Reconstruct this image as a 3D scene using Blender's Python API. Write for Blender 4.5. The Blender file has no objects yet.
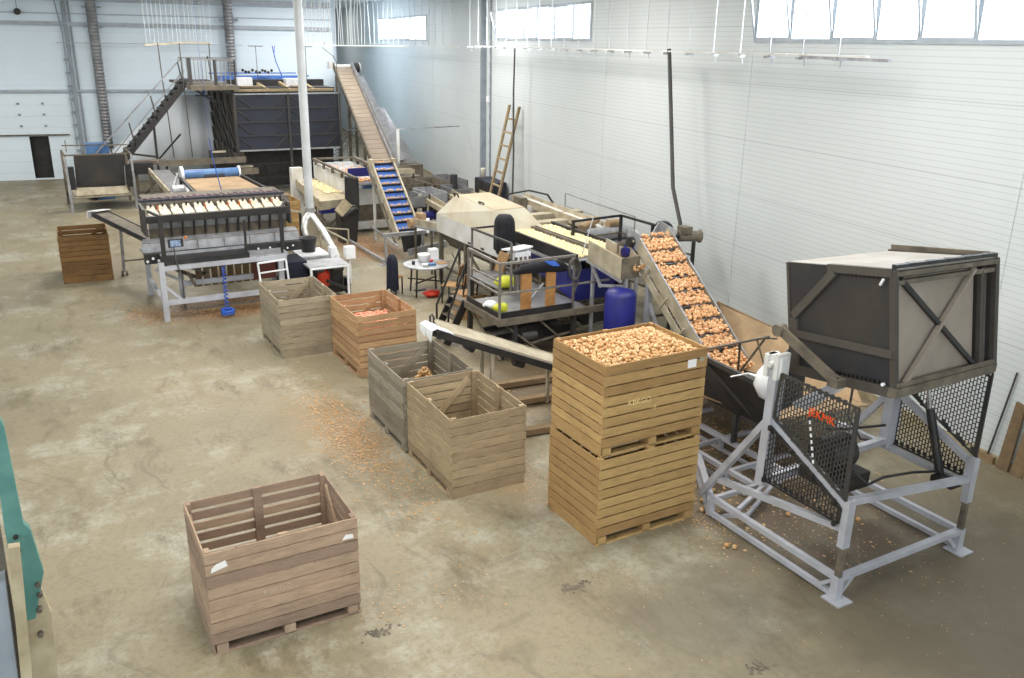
import bpy, math, random
from mathutils import Vector, Matrix
SC = bpy.context.scene
COL = SC.collection
rnd = random.Random(7)
PI = math.pi

# ------------------------------------------------------------------ materials
def s2l(c):
    return tuple(((v / 12.92) if v <= 0.04045 else ((v + 0.055) / 1.055) ** 2.4) for v in c)
def rgb(r, g, b):
    return s2l((r / 255, g / 255, b / 255)) + (1,)
def newmat(name):
    m = bpy.data.materials.new(name); m.use_nodes = True
    nt = m.node_tree; return m, nt, nt.nodes['Principled BSDF']
def N(nt, t, **k):
    n = nt.nodes.new(t)
    for a, v in k.items():
        if a in n.inputs.keys() if hasattr(n, 'inputs') else False: n.inputs[a].default_value = v
        else: setattr(n, a, v)
    return n
def ramp(nt, src, a, b):
    n = nt.nodes.new('ShaderNodeMapRange'); n.inputs['From Min'].default_value = a; n.inputs['From Max'].default_value = b
    nt.links.new(src, n.inputs['Value']); return n.outputs['Result']
def mix(nt, fac, a, b, mode='MIX'):
    n = nt.nodes.new('ShaderNodeMix'); n.data_type = 'RGBA'; n.blend_type = mode
    for s, v in ((n.inputs['Factor'], fac), (n.inputs[6], a), (n.inputs[7], b)):
        if isinstance(v, bpy.types.NodeSocket): nt.links.new(v, s)
        else: s.default_value = v
    return n.outputs[2]
def noise(nt, scale, detail=4, vec=None, rough=0.55):
    n = nt.nodes.new('ShaderNodeTexNoise'); n.inputs['Scale'].default_value = scale
    n.inputs['Detail'].default_value = detail; n.inputs['Roughness'].default_value = rough
    if vec is not None: nt.links.new(vec, n.inputs['Vector'])
    return n.outputs['Fac']
def coords(nt, scale=(1, 1, 1)):
    g = nt.nodes.new('ShaderNodeNewGeometry'); m = nt.nodes.new('ShaderNodeMapping')
    m.inputs['Scale'].default_value = scale; nt.links.new(g.outputs['Position'], m.inputs['Vector'])
    return m.outputs['Vector']
def attr(nt, name='tone'):
    a = nt.nodes.new('ShaderNodeAttribute'); a.attribute_name = name; return a.outputs['Fac']
def bump(nt, p, h, s=0.3, d=0.01):
    b = nt.nodes.new('ShaderNodeBump'); b.inputs['Strength'].default_value = s; b.inputs['Distance'].default_value = d
    nt.links.new(h, b.inputs['Height']); nt.links.new(b.outputs['Normal'], p.inputs['Normal'])

def paint(name, c1, c2=None, rough=0.5, metal=0.0, scale=3.0, amt=(0.35, 0.7), tone=0.0, bmp=0):
    m, nt, p = newmat(name)
    c2 = c2 or tuple(v * 0.8 for v in c1[:3]) + (1,)
    v = coords(nt)
    f = ramp(nt, noise(nt, scale, 6, v), *amt)
    c = mix(nt, f, c1, c2)
    if tone:
        c = mix(nt, ramp(nt, attr(nt), 0, 1), c, tuple(x * (1 - tone) for x in c1[:3]) + (1,))
    nt.links.new(c, p.inputs['Base Color'])
    p.inputs['Roughness'].default_value = rough; p.inputs['Metallic'].default_value = metal
    if bmp: bump(nt, p, noise(nt, scale * 8, 3, v), bmp)
    return m

def wood(name, a, b, dark, grainaxis=(1.5, 1.5, 14), dirt=0.5):
    """weathered boards: every board has its own tone between a and b, with grain, stains and knots"""
    m, nt, p = newmat(name)
    tc = nt.nodes.new('ShaderNodeTexCoord')
    mp = nt.nodes.new('ShaderNodeMapping'); mp.inputs['Scale'].default_value = grainaxis
    nt.links.new(tc.outputs['Object'], mp.inputs['Vector'])
    t = attr(nt)
    add = nt.nodes.new('ShaderNodeVectorMath'); add.operation = 'ADD'
    nt.links.new(mp.outputs['Vector'], add.inputs[0])
    cx = nt.nodes.new('ShaderNodeCombineXYZ'); mul = nt.nodes.new('ShaderNodeMath'); mul.operation = 'MULTIPLY'; mul.inputs[1].default_value = 37
    nt.links.new(t, mul.inputs[0])
    for i in range(3): nt.links.new(mul.outputs[0], cx.inputs[i])
    nt.links.new(cx.outputs[0], add.inputs[1])
    vec = add.outputs[0]
    c = mix(nt, ramp(nt, t, 0, 1), a, b)
    grain = noise(nt, 3.0, 8, vec, 0.7)
    gm_ = nt.nodes.new('ShaderNodeMath'); gm_.operation = 'MULTIPLY'; gm_.inputs[1].default_value = .6
    nt.links.new(ramp(nt, grain, 0.42, 0.8), gm_.inputs[0]); c = mix(nt, gm_.outputs[0], c, dark)
    big = noise(nt, 2.3, 5, tc.outputs['Object'], 0.6)
    c = mix(nt, ramp(nt, big, 0.5, 0.5 + 0.35 / max(dirt, .05)), c, dark)
    vo = nt.nodes.new('ShaderNodeTexVoronoi'); vo.inputs['Scale'].default_value = 4.5
    nt.links.new(vec, vo.inputs['Vector'])
    kn = ramp(nt, vo.outputs['Distance'], 0.12, 0.05)
    c = mix(nt, kn, c, tuple(v * 0.6 for v in dark[:3]) + (1,))
    nt.links.new(c, p.inputs['Base Color']); p.inputs['Roughness'].default_value = 0.85
    bump(nt, p, grain, 0.3, 0.004)
    return m

M = {}
M['steel'] = paint('galvanised_steel', rgb(172, 174, 178), rgb(135, 135, 138), 0.45, 0.35, 5)
M['frame_grey'] = paint('light_grey_paint', rgb(176, 178, 186), rgb(140, 140, 142), 0.45, 0.1, 2.5, (0.45, 0.85))
M['dusty'] = paint('dusty_steel', rgb(116, 107, 92), rgb(80, 74, 65), 0.7, 0.1, 4)
M['dustlight'] = paint('pale_dusty_steel', rgb(182, 172, 150), rgb(140, 130, 108), 0.7, 0.1, 3)
M['tan'] = paint('onion_dust_sheet', rgb(160, 134, 100), rgb(128, 106, 78), 0.75, 0.0, 2.2)
M['dark'] = paint('charcoal_steel', rgb(52, 52, 54), rgb(74, 68, 58), 0.55, 0.1, 1.6, (0.4, 0.8))
M['black'] = paint('black_steel', rgb(30, 30, 34), rgb(50, 47, 43), 0.5, 0.1, 4)
M['boxdark'] = paint('graphite_sheet', rgb(50, 50, 54), rgb(70, 66, 58), 0.5, 0.2, 1.2, (0.42, 0.8))
M['boxtan'] = paint('taupe_dusty_sheet', rgb(156, 146, 134), rgb(138, 128, 116), 0.65, 0.1, 1.5)
M['brace'] = paint('brown_grey_dusty_brace', rgb(74, 70, 64), rgb(62, 57, 50), 0.65, 0, 3)
M['topsheet'] = paint('pale_grey_dusty_top', rgb(146, 141, 133), rgb(124, 117, 106), 0.6, 0, 2)
M['rail'] = paint('worn_grey_rail', rgb(122, 118, 112), rgb(96, 90, 82), 0.55, .1, 5)
M['reddark'] = paint('dull_red_panel', rgb(110, 54, 44), rgb(84, 44, 38), 0.7)
M['navy'] = paint('slate_blue_sheet', rgb(43, 47, 62), rgb(34, 37, 47), 0.6, 0.1, 1.5)
M['white'] = paint('white_paint', rgb(214, 216, 216), rgb(190, 186, 174), 0.5, 0, 2)
M['cream'] = paint('cream_dusty_cover', rgb(218, 212, 194), rgb(204, 188, 152), 0.65, 0, 1.8, (0.45, 0.85))
M['hoodtan'] = paint('dust_on_cover', rgb(174, 162, 138), rgb(158, 144, 118), 0.75, 0, 2)
M['blue'] = paint('cobalt_blue_paint', rgb(28, 34, 124), rgb(20, 22, 84), 0.45, 0, 2)
M['beltblue'] = paint('blue_belt', rgb(76, 118, 190), rgb(50, 88, 160), 0.5, 0, 3)
M['rollblue'] = paint('blue_roller', rgb(84, 122, 168), rgb(56, 92, 140), 0.35, 0, 2)
M['pan'] = paint('pale_pan', rgb(226, 222, 208), rgb(180, 166, 134), 0.5, 0, 9)
M['orange'] = paint('orange_part', rgb(206, 120, 50), rgb(170, 90, 40), 0.6)
M['teal'] = paint('teal_paint', rgb(92, 138, 128), rgb(64, 112, 104), 0.5, 0, 4)
M['fgtan'] = paint('old_beige_paint', rgb(176, 164, 136), rgb(142, 128, 98), 0.6, 0, 5)
M['red'] = paint('red_plastic', rgb(206, 60, 36), rgb(170, 40, 26), 0.45)
M['wire'] = paint('mauve_hose', rgb(120, 78, 92), rgb(70, 50, 80), 0.5, 0, 9)
M['redglow'] = paint('red_netting', rgb(220, 70, 30), rgb(150, 30, 20), 0.6, 0, 30)
M['yellow'] = paint('yellow_plastic', rgb(214, 220, 60), rgb(180, 180, 40), 0.5)
M['plastic'] = paint('white_plastic', rgb(236, 238, 240), rgb(214, 216, 220), 0.35, 0, 4)
M['cloth'] = paint('black_cloth', rgb(20, 20, 25), rgb(32, 32, 38), 0.9, 0, 10, bmp=.3)
M['navycloth'] = paint('dark_blue_cloth', rgb(26, 30, 50), rgb(16, 18, 30), 0.9, 0, 10)
M['cardboard'] = paint('cardboard', rgb(168, 136, 96), rgb(140, 110, 74), 0.85, 0, 6)
M['oldwood'] = wood('old_timber', rgb(146, 122, 90), rgb(118, 98, 72), rgb(76, 62, 46), (2, 2, 3))
M['ladderwood'] = wood('ladder_timber', rgb(170, 152, 120), rgb(140, 122, 92), rgb(96, 82, 62), (2, 2, 3))
M['plywood'] = wood('pine', rgb(190, 140, 82), rgb(170, 122, 70), rgb(120, 80, 44), (2, 2, 3))
M['slat'] = paint('wooden_conveyor_slats', rgb(162, 148, 132), rgb(132, 120, 106), 0.8, 0, 1.5, tone=.18)
M['label'] = paint('white_paper', rgb(240, 240, 238), rgb(228, 228, 224), 0.6, 0, 4)
M['chalk'] = paint('yellow_crayon', rgb(230, 204, 146), rgb(212, 184, 124), 0.8, 0, 60)
M['chalkw'] = paint('pale_chalk', rgb(188, 170, 146), rgb(168, 148, 126), 0.8, 0, 40)
M['letter'] = paint('orange_lettering', rgb(226, 84, 26), rgb(200, 66, 20), 0.45)
M['duct'] = paint('spiral_duct_zinc', rgb(150, 150, 152), rgb(120, 120, 122), 0.4, 0.5, 3)
M['silver'] = paint('silver_hose', rgb(206, 208, 206), rgb(170, 168, 160), 0.35, 0.4, 6, bmp=.4)
M['pipewhite'] = paint('white_pipe', rgb(206, 210, 212), rgb(186, 190, 192), 0.35, 0, 2)
M['cable'] = paint('dark_cable', rgb(60, 60, 60), rgb(80, 76, 70), 0.6)
M['cord'] = paint('pale_cord', rgb(212, 216, 218), rgb(190, 194, 196), 0.6)
M['cordblue'] = paint('blue_hose', rgb(40, 96, 190), rgb(30, 70, 160), 0.4)
M['screen'] = paint('pale_screen', rgb(150, 170, 190), rgb(90, 110, 150), 0.2, 0, 20)
M['curtain'] = paint('translucent_sheeting', rgb(208, 214, 220), rgb(190, 196, 202), 0.5, 0, .8)
M['belt'] = paint('dark_belt', rgb(104, 100, 94), rgb(78, 74, 70), 0.7, 0, 2)
M['chrome'] = paint('chrome_rod', rgb(220, 222, 225), rgb(190, 190, 195), 0.15, 0.9)
M['backwall'] = None

def onionmat(name, a, b, c3):
    m, nt, p = newmat(name)
    v = coords(nt)
    c = mix(nt, attr(nt), a, b)
    oi = nt.nodes.new('ShaderNodeObjectInfo')
    c = mix(nt, ramp(nt, oi.outputs['Random'], .0, 1.1), c, b)
    c = mix(nt, ramp(nt, noise(nt, 26, 4, v), 0.5, 0.72), c, c3)
    nt.links.new(c, p.inputs['Base Color']); p.inputs['Roughness'].default_value = 0.45
    return m
M['onion'] = onionmat('brown_onion_skin', rgb(214, 182, 130), rgb(180, 128, 76), rgb(226, 204, 160))
M['skins'] = onionmat('dry_onion_skins', rgb(200, 164, 112), rgb(172, 126, 80), rgb(214, 186, 142))
M['onion_bright'] = onionmat('amber_onion_skin', rgb(232, 192, 136), rgb(200, 142, 94), rgb(244, 226, 190))
M['onion_pale'] = onionmat('pale_onion_skin', rgb(248, 236, 196), rgb(238, 218, 164), rgb(252, 244, 216))
M['onion_pink'] = onionmat('pink_onion_skin', rgb(238, 166, 136), rgb(220, 136, 106), rgb(244, 200, 174))

# ribbed wall panels
def wallmat(name, base, line, pitch, seam, rough=0.45, axis=2, strength=.5):
    m, nt, p = newmat(name)
    g = nt.nodes.new('ShaderNodeNewGeometry'); s = nt.nodes.new('ShaderNodeSeparateXYZ')
    nt.links.new(g.outputs['Position'], s.inputs[0])
    def frac(per, off=0):
        a = nt.nodes.new('ShaderNodeMath'); a.operation = 'MULTIPLY_ADD'; a.inputs[1].default_value = 1 / per; a.inputs[2].default_value = off
        nt.links.new(s.outputs[axis], a.inputs[0])
        b = nt.nodes.new('ShaderNodeMath'); b.operation = 'FRACT'; nt.links.new(a.outputs[0], b.inputs[0]); return b.outputs[0]
    rib = ramp(nt, frac(pitch), 0.16, 0.0)
    sm0 = nt.nodes.new('ShaderNodeMath'); sm0.operation = 'MULTIPLY'; sm0.inputs[1].default_value = .55
    nt.links.new(ramp(nt, frac(seam, .35), 0.02, 0.012), sm0.inputs[0]); sm = sm0.outputs[0]
    c = mix(nt, ramp(nt, noise(nt, .5, 3, coords(nt)), 0.35, 0.75), base, tuple(v * .94 for v in base[:3]) + (1,))
    sc_ = nt.nodes.new('ShaderNodeMath'); sc_.operation = 'MULTIPLY'; sc_.inputs[1].default_value = strength
    nt.links.new(rib, sc_.inputs[0])
    c = mix(nt, sc_.outputs[0], c, line); c = mix(nt, sm, c, line)
    nt.links.new(c, p.inputs['Base Color']); p.inputs['Roughness'].default_value = rough
    inv = nt.nodes.new('ShaderNodeMath'); inv.operation = 'SUBTRACT'; inv.inputs[0].default_value = 1; nt.links.new(rib, inv.inputs[1])
    bump(nt, p, inv.outputs[0], 0.25, 0.003)
    return m
M['wallR'] = wallmat('ribbed_grey_white_panel', rgb(202, 208, 209), rgb(160, 166, 167), 0.1, 1.15, strength=.7)
M['wallB'] = wallmat('bluish_white_panel', rgb(214, 228, 238), rgb(190, 204, 214), 0.25, 1.1, strength=.15)
M['door'] = wallmat('sectional_door_panel', rgb(216, 228, 236), rgb(120, 128, 134), 9.0, 0.48, strength=0)
M['beamgrey'] = paint('grey_girt', rgb(168, 176, 184), rgb(150, 158, 166), 0.5)
M['trimgrey'] = paint('grey_column', rgb(140, 148, 156), rgb(120, 128, 136), 0.5)
M['ceil'] = paint('ceiling_sheet', rgb(226, 228, 228), rgb(206, 208, 208), 0.6)

# floor
def floormat():
    m, nt, p = newmat('dusty_concrete')
    v = coords(nt)
    c = mix(nt, ramp(nt, noise(nt, .35, 8, v, .62), 0.3, 0.7), rgb(122, 114, 93), rgb(144, 134, 108))
    c = mix(nt, ramp(nt, noise(nt, .55, 12, v, .76), 0.50, 0.62), c, rgb(157, 154, 137))
    c = mix(nt, ramp(nt, noise(nt, .9, 10, coords(nt, (1.0, .45, 1)), .78), 0.53, 0.66), c, rgb(102, 92, 70))
    c = mix(nt, ramp(nt, noise(nt, 11, 6, v, .8), 0.48, 0.8), c, rgb(106, 95, 74))
    # faint swept tyre arcs: thin streaks stretched along the aisle and bent by noise
    dn = nt.nodes.new('ShaderNodeTexNoise'); dn.inputs['Scale'].default_value = .45; nt.links.new(v, dn.inputs['Vector'])
    va = nt.nodes.new('ShaderNodeVectorMath'); va.operation = 'MULTIPLY_ADD'; va.inputs[1].default_value = (3.5, 3.5, 0)
    nt.links.new(dn.outputs['Color'], va.inputs[0]); nt.links.new(v, va.inputs[2])
    mp2 = nt.nodes.new('ShaderNodeMapping'); mp2.inputs['Scale'].default_value = (3.2, .28, 1); nt.links.new(va.outputs[0], mp2.inputs['Vector'])
    st_ = nt.nodes.new('ShaderNodeMath'); st_.operation = 'MULTIPLY'; st_.inputs[1].default_value = .45
    nt.links.new(ramp(nt, noise(nt, 1.6, 5, mp2.outputs[0], .6), .56, .7), st_.inputs[0])
    c = mix(nt, st_.outputs[0], c, rgb(93, 83, 64))
    # greyer, dirtier zone round the machines on the right, spilled dust near the line
    s = nt.nodes.new('ShaderNodeSeparateXYZ'); nt.links.new(v, s.inputs[0])
    def blob(cx, cy, rx, ry, lo=1.0, hi=.35):
        mp = nt.nodes.new('ShaderNodeMapping'); mp.inputs['Location'].default_value = (-cx / rx, -cy / ry, 0)
        mp.inputs['Scale'].default_value = (1 / rx, 1 / ry, 0); nt.links.new(v, mp.inputs['Vector'])
        ln = nt.nodes.new('ShaderNodeVectorMath'); ln.operation = 'LENGTH'; nt.links.new(mp.outputs[0], ln.inputs[0])
        ad = nt.nodes.new('ShaderNodeMath'); ad.operation = 'MULTIPLY_ADD'; ad.inputs[1].default_value = .9
        nt.links.new(noise(nt, 1.6, 6, v), ad.inputs[0]); nt.links.new(ln.outputs['Value'], ad.inputs[2])
        return ramp(nt, ad.outputs[0], lo + .45, hi + .45)
    def sc(f, k):
        a = nt.nodes.new('ShaderNodeMath'); a.operation = 'MULTIPLY'; a.inputs[1].default_value = k; nt.links.new(f, a.inputs[0]); return a.outputs[0]
    c = mix(nt, sc(blob(9.5, 4.6, 5.2, 4.2), .85), c, rgb(90, 81, 64))
    c = mix(nt, sc(blob(6.0, 6.2, 1.3, 1.2), .5), c, rgb(100, 93, 77))
    c = mix(nt, sc(blob(8.8, 7.0, 1.6, 1.8), .7), c, rgb(70, 55, 39))
    c = mix(nt, sc(blob(8.2, 13.2, 1.8, 1.6), .7), c, rgb(100, 82, 60))
    c = mix(nt, sc(blob(9.2, 11, 2.6, 5.5), .75), c, rgb(82, 66, 48))
    c = mix(nt, sc(blob(4.0, 13.0, 0.9, 2.0), .45), c, rgb(144, 118, 81))
    c = mix(nt, sc(blob(5.7, 10.5, .5, 1.6), .45), c, rgb(144, 118, 81))
    c = mix(nt, sc(blob(9.3, 25.5, 1.1, 2.5), .75), c, rgb(132, 98, 69))
    c = mix(nt, sc(blob(4.2, 20.6, 2.4, 1.3), .95), c, rgb(125, 95, 66))
    c = mix(nt, sc(blob(2.4, 21.0, .8, .9), .4), c, rgb(147, 115, 85))
    nt.links.new(c, p.inputs['Base Color'])
    rr = nt.nodes.new('ShaderNodeMapRange'); rr.inputs['To Min'].default_value = .38; rr.inputs['To Max'].default_value = .75
    nt.links.new(noise(nt, 1.3, 5, v), rr.inputs['Value']); nt.links.new(rr.outputs[0], p.inputs['Roughness'])
    bump(nt, p, noise(nt, 14, 6, v), .15, .004)
    return m
M['floor'] = floormat()
def glassmat():
    m = bpy.data.materials.new('window_glass'); m.use_nodes = True; nt = m.node_tree
    nt.nodes.remove(nt.nodes['Principled BSDF'])
    t = nt.nodes.new('ShaderNodeBsdfTransparent'); g = nt.nodes.new('ShaderNodeBsdfGlossy'); g.inputs['Roughness'].default_value = .05
    x = nt.nodes.new('ShaderNodeMixShader'); x.inputs[0].default_value = .06
    nt.links.new(t.outputs[0], x.inputs[1]); nt.links.new(g.outputs[0], x.inputs[2]); nt.links.new(x.outputs[0], nt.nodes['Material Output'].inputs[0])
    return m
M['glass'] = glassmat()

# ------------------------------------------------------------------ mesh helper
SPLIT = {'drive_motor', 'rivet', 'hood_end', 'side_panel', 'chute_body', 'hood_top', 'side_hood', 'cross_beam', 'upright', 'side_brace', 'bolt', 'handrail', 'handrail_post', 'edge_beam', 'kick_plate', 'top_rail', 'middle_rail', 'cross_brace', 'tie_rod', 'stretcher', 'side_rail', 'edge_strip', 'head_plate', 'latch', 'weld_leg', 'leg', 'brace', 'support_strut', 'front_rail', 'hook', 'top_box', 'belt_edge', 'tray_beam', 'bolt_hole', 'side_hanger', 'landing_bracket', 'railing_post', 'clamp', 'lower_bracket', 'under_frame', 'top_timber', 'collector_plate', 'front_beam', 'castor', 'inner_bracing', 'cross_tie', 'beam', 'motor', 'stepped_box', 'hinge', 'deck', 'tread', 'end_disc', 'opening_sash', 'support_leg', 'support_bar', 'support_post'}
class MB:
    def __init__(s): s.v = []; s.f = []; s.t = []; s.sm = []; s.marks = []
    def add(s, vs, fs, tone=None, smooth=False, mark=True):
        o = len(s.v); t = rnd.random() if tone is None else tone
        if mark: s.marks.append((len(s.v), len(s.f)))
        s.v += [tuple(p) for p in vs]
        for f in fs: s.f.append([i + o for i in f]); s.t.append(t); s.sm.append(smooth)
        return s
    def box(s, x0, x1, y0, y1, z0, z1, tone=None):
        return s.add([(x0, y0, z0), (x1, y0, z0), (x1, y1, z0), (x0, y1, z0), (x0, y0, z1), (x1, y0, z1), (x1, y1, z1), (x0, y1, z1)],
              [(0, 3, 2, 1), (4, 5, 6, 7), (0, 1, 5, 4), (1, 2, 6, 5), (2, 3, 7, 6), (3, 0, 4, 7)], tone)
    def bar(s, p, q, w=.05, h=None, up=(0, 0, 1), tone=None):
        p, q = Vector(p), Vector(q); h = h or w; d = (q - p).normalized(); u = Vector(up)
        if abs(d.dot(u)) > .97: u = Vector((0, 1, 0))
        a = d.cross(u).normalized(); b = a.cross(d)
        vs = []
        for c in (p, q):
            for i, j in ((-1, -1), (1, -1), (1, 1), (-1, 1)): vs.append(c + a * (w / 2 * i) + b * (h / 2 * j))
        return s.add(vs, [(0, 1, 2, 3), (7, 6, 5, 4), (0, 4, 5, 1), (1, 5, 6, 2), (2, 6, 7, 3), (3, 7, 4, 0)], tone)
    def path(s, pts, w=.04, h=None):
        for a, b in zip(pts, pts[1:]): s.bar(a, b, w, h)
        return s
    def tube(s, p, q, r, r2=None, n=12, caps=True):
        p, q = Vector(p), Vector(q); r2 = r if r2 is None else r2; d = (q - p).normalized()
        a = d.orthogonal().normalized(); b = d.cross(a); vs = []
        for c, rr in ((p, r), (q, r2)):
            for i in range(n):
                t = 2 * PI * i / n; vs.append(c + (a * math.cos(t) + b * math.sin(t)) * rr)
        s.add(vs, [(i, (i + 1) % n, n + (i + 1) % n, n + i) for i in range(n)], 0.5, True)
        if caps: s.add(vs, [tuple(range(n - 1, -1, -1)), tuple(range(n, 2 * n))], 0.5, mark=False)
        return s
    def hose(s, pts, r, n=8):
        pts = [Vector(p) for p in pts]; L = len(pts); vs = []
        a = (pts[1] - pts[0]).orthogonal().normalized()
        for k, c in enumerate(pts):
            d = (pts[min(k + 1, L - 1)] - pts[max(k - 1, 0)]).normalized()
            a = (a - d * a.dot(d)).normalized(); b = d.cross(a)
            rr = r[k] if isinstance(r, (list, tuple)) else r
            for i in range(n):
                t = 2 * PI * i / n; vs.append(c + (a * math.cos(t) + b * math.sin(t)) * rr)
        fs = []
        for k in range(L - 1):
            for i in range(n): j = (i + 1) % n; fs.append((k * n + i, k * n + j, (k + 1) * n + j, (k + 1) * n + i))
        s.add(vs, fs, .5, True); s.add(vs, [tuple(range(n - 1, -1, -1)), tuple(range((L - 1) * n, L * n))], .5, mark=False)
        return s
    def plate(s, pts, th=.02, tone=None):
        pts = [Vector(p) for p in pts]; n = len(pts)
        nn = Vector((0, 0, 0))
        for i in range(n): nn += (pts[i] - pts[0]).cross(pts[(i + 1) % n] - pts[0])
        nn.normalize(); vs = [p + nn * th / 2 for p in pts] + [p - nn * th / 2 for p in pts]
        return s.add(vs, [tuple(range(n)), tuple(range(2 * n - 1, n - 1, -1))] + [(i, n + i, n + (i + 1) % n, (i + 1) % n) for i in range(n)], tone)
    def lathe(s, c, prof, n=20, axis='z'):
        vs = []
        for r, z in prof:
            for i in range(n):
                t = 2 * PI * i / n; x, y = r * math.cos(t), r * math.sin(t)
                vs.append((c[0] + x, c[1] + y, c[2] + z) if axis == 'z' else ((c[0] + z, c[1] + x, c[2] + y) if axis == 'x' else (c[0] + x, c[1] + z, c[2] + y)))
        fs = []
        for k in range(len(prof) - 1):
            for i in range(n): j = (i + 1) % n; fs.append((k * n + i, k * n + j, (k + 1) * n + j, (k + 1) * n + i))
        fs.append(tuple(range(n - 1, -1, -1))); fs.append(tuple(range((len(prof) - 1) * n, len(prof) * n)))
        return s.add(vs, fs, .5, True)
    def ball(s, c, r, sx=1, sy=1, sz=1, lv=1, tone=None, rot=None):
        V0, F0 = ICO[lv]; R = rot or Matrix.Identity(3)
        vs = [Vector(c) + R @ Vector((x * r * sx, y * r * sy, z * r * sz)) for x, y, z in V0]
        return s.add(vs, F0, tone, True)
    def build(s, name, mat, parent=None, label=None, world=True, bevel=0):
        if name in SPLIT and parent is not None and len(s.marks) > 1:
            out = None
            for k, (v0, f0) in enumerate(s.marks):
                v1, f1 = s.marks[k + 1] if k + 1 < len(s.marks) else (len(s.v), len(s.f))
                q = MB(); q.v = s.v[v0:v1]; q.f = [[i - v0 for i in f] for f in s.f[f0:f1]]; q.t = s.t[f0:f1]; q.sm = s.sm[f0:f1]; q.marks = [(0, 0)]
                out = q.build(name, mat, parent, label, world, bevel)
            return out
        me = bpy.data.meshes.new(name)
        off = Vector((0, 0, 0))
        if world and parent is not None:
            q = parent
            while q is not None: off += q.location; q = q.parent
        me.from_pydata([tuple(Vector(v) - off) for v in s.v], [], s.f)
        me.polygons.foreach_set('use_smooth', s.sm)
        a = me.attributes.new('tone', 'FLOAT', 'FACE'); a.data.foreach_set('value', s.t)
        for m_ in (mat if isinstance(mat, (list, tuple)) else [mat]): me.materials.append(M[m_] if isinstance(m_, str) else m_)
        me.update()
        o = bpy.data.objects.new(name, me); COL.objects.link(o)
        if parent is not None: o.parent = parent
        if label: o['label'] = label
        if bevel:
            b = o.modifiers.new('bevel', 'BEVEL'); b.width = bevel; b.segments = 2; b.limit_method = 'ANGLE'
        return o

import bmesh
def _ico(lv):
    bm = bmesh.new(); bmesh.ops.create_icosphere(bm, subdivisions=lv, radius=1)
    bm.verts.ensure_lookup_table()
    V0 = [tuple(v.co) for v in bm.verts]; F0 = [tuple(v.index for v in f.verts) for f in bm.faces]; bm.free(); return V0, F0
ICO = {1: _ico(1), 2: _ico(2), 3: _ico(3)}

def tag(o, label, cat, group=None, kind=None):
    o['label'] = label; o['category'] = cat
    if group: o['group'] = group
    if kind: o['kind'] = kind
    return o
def thing(name, label, cat, loc=(0, 0, 0), group=None, rz=0):
    o = bpy.data.objects.new(name, None); COL.objects.link(o); o.location = loc; o.rotation_euler = (0, 0, rz)
    o.empty_display_size = .2
    return tag(o, label, cat, group)
def struct(mb, name, mat, label=None):
    o = mb.build(name, mat); o['kind'] = 'structure'; o['category'] = name.split('_')[0]
    if label: o['label'] = label
    return o
def one(mb, name, mat, label, cat, group=None, kind=None, origin=None):
    """a thing that is a single mesh; its origin sits at its base"""
    if origin is None:
        xs = [v[0] for v in mb.v]; ys = [v[1] for v in mb.v]; zs = [v[2] for v in mb.v]
        origin = ((min(xs) + max(xs)) / 2, (min(ys) + max(ys)) / 2, min(zs))
    mb.v = [(v[0] - origin[0], v[1] - origin[1], v[2] - origin[2]) for v in mb.v]
    o = mb.build(name, mat); o.location = origin
    return tag(o, label, cat, group, kind)

def drape(cx, cy, z1, z0, rx, ry, top=.35, n=28, L=14, seed=1, lean=(0, 0)):
    m = MB(); vs = []; rr = random.Random(seed); ph = [rr.uniform(0, 6.28) for _ in range(4)]
    for k in range(L + 1):
        t = k / L; z = z1 + (z0 - z1) * t
        g_ = top + (1 - top) * min(1, t / .18) ** .6
        for i in range(n):
            a = 2 * PI * i / n; w_ = 1 + (.10 * math.sin(3 * a + ph[0] + t) + .07 * math.sin(7 * a + ph[1] + 2 * t) + .05 * math.sin(11 * a + ph[2])) * (.4 + t)
            zz = z + (.05 * math.sin(4 * a + ph[3]) * t)
            vs.append((cx + lean[0] * t + rx * g_ * w_ * math.cos(a), cy + lean[1] * t + ry * g_ * w_ * math.sin(a), zz))
    fs = [(k * n + i, k * n + (i + 1) % n, (k + 1) * n + (i + 1) % n, (k + 1) * n + i) for k in range(L) for i in range(n)]
    fs += [tuple(range(n - 1, -1, -1)), tuple(range(L * n, (L + 1) * n))]
    m.add(vs, fs, .5, True); return m
# ------------------------------------------------------------------ camera
R_ = Vector((0.87072066, -0.49150091, 0.01650408)); U_ = Vector((0.14478932, 0.28828579, 0.94653439)); W_ = Vector((0.46998041, 0.82177744, -0.32218047))
cam_d = bpy.data.cameras.new('camera'); cam = bpy.data.objects.new('camera', cam_d); COL.objects.link(cam)
mat = Matrix((R_, U_, -W_)).transposed().to_4x4(); mat.translation = (0, 0, 6.11); cam.matrix_world = mat
cam_d.sensor_width = 36; cam_d.lens = 871.96 * 36 / 1024; cam_d.clip_end = 300; cam_d.clip_start = .05
SC.camera = cam

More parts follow.
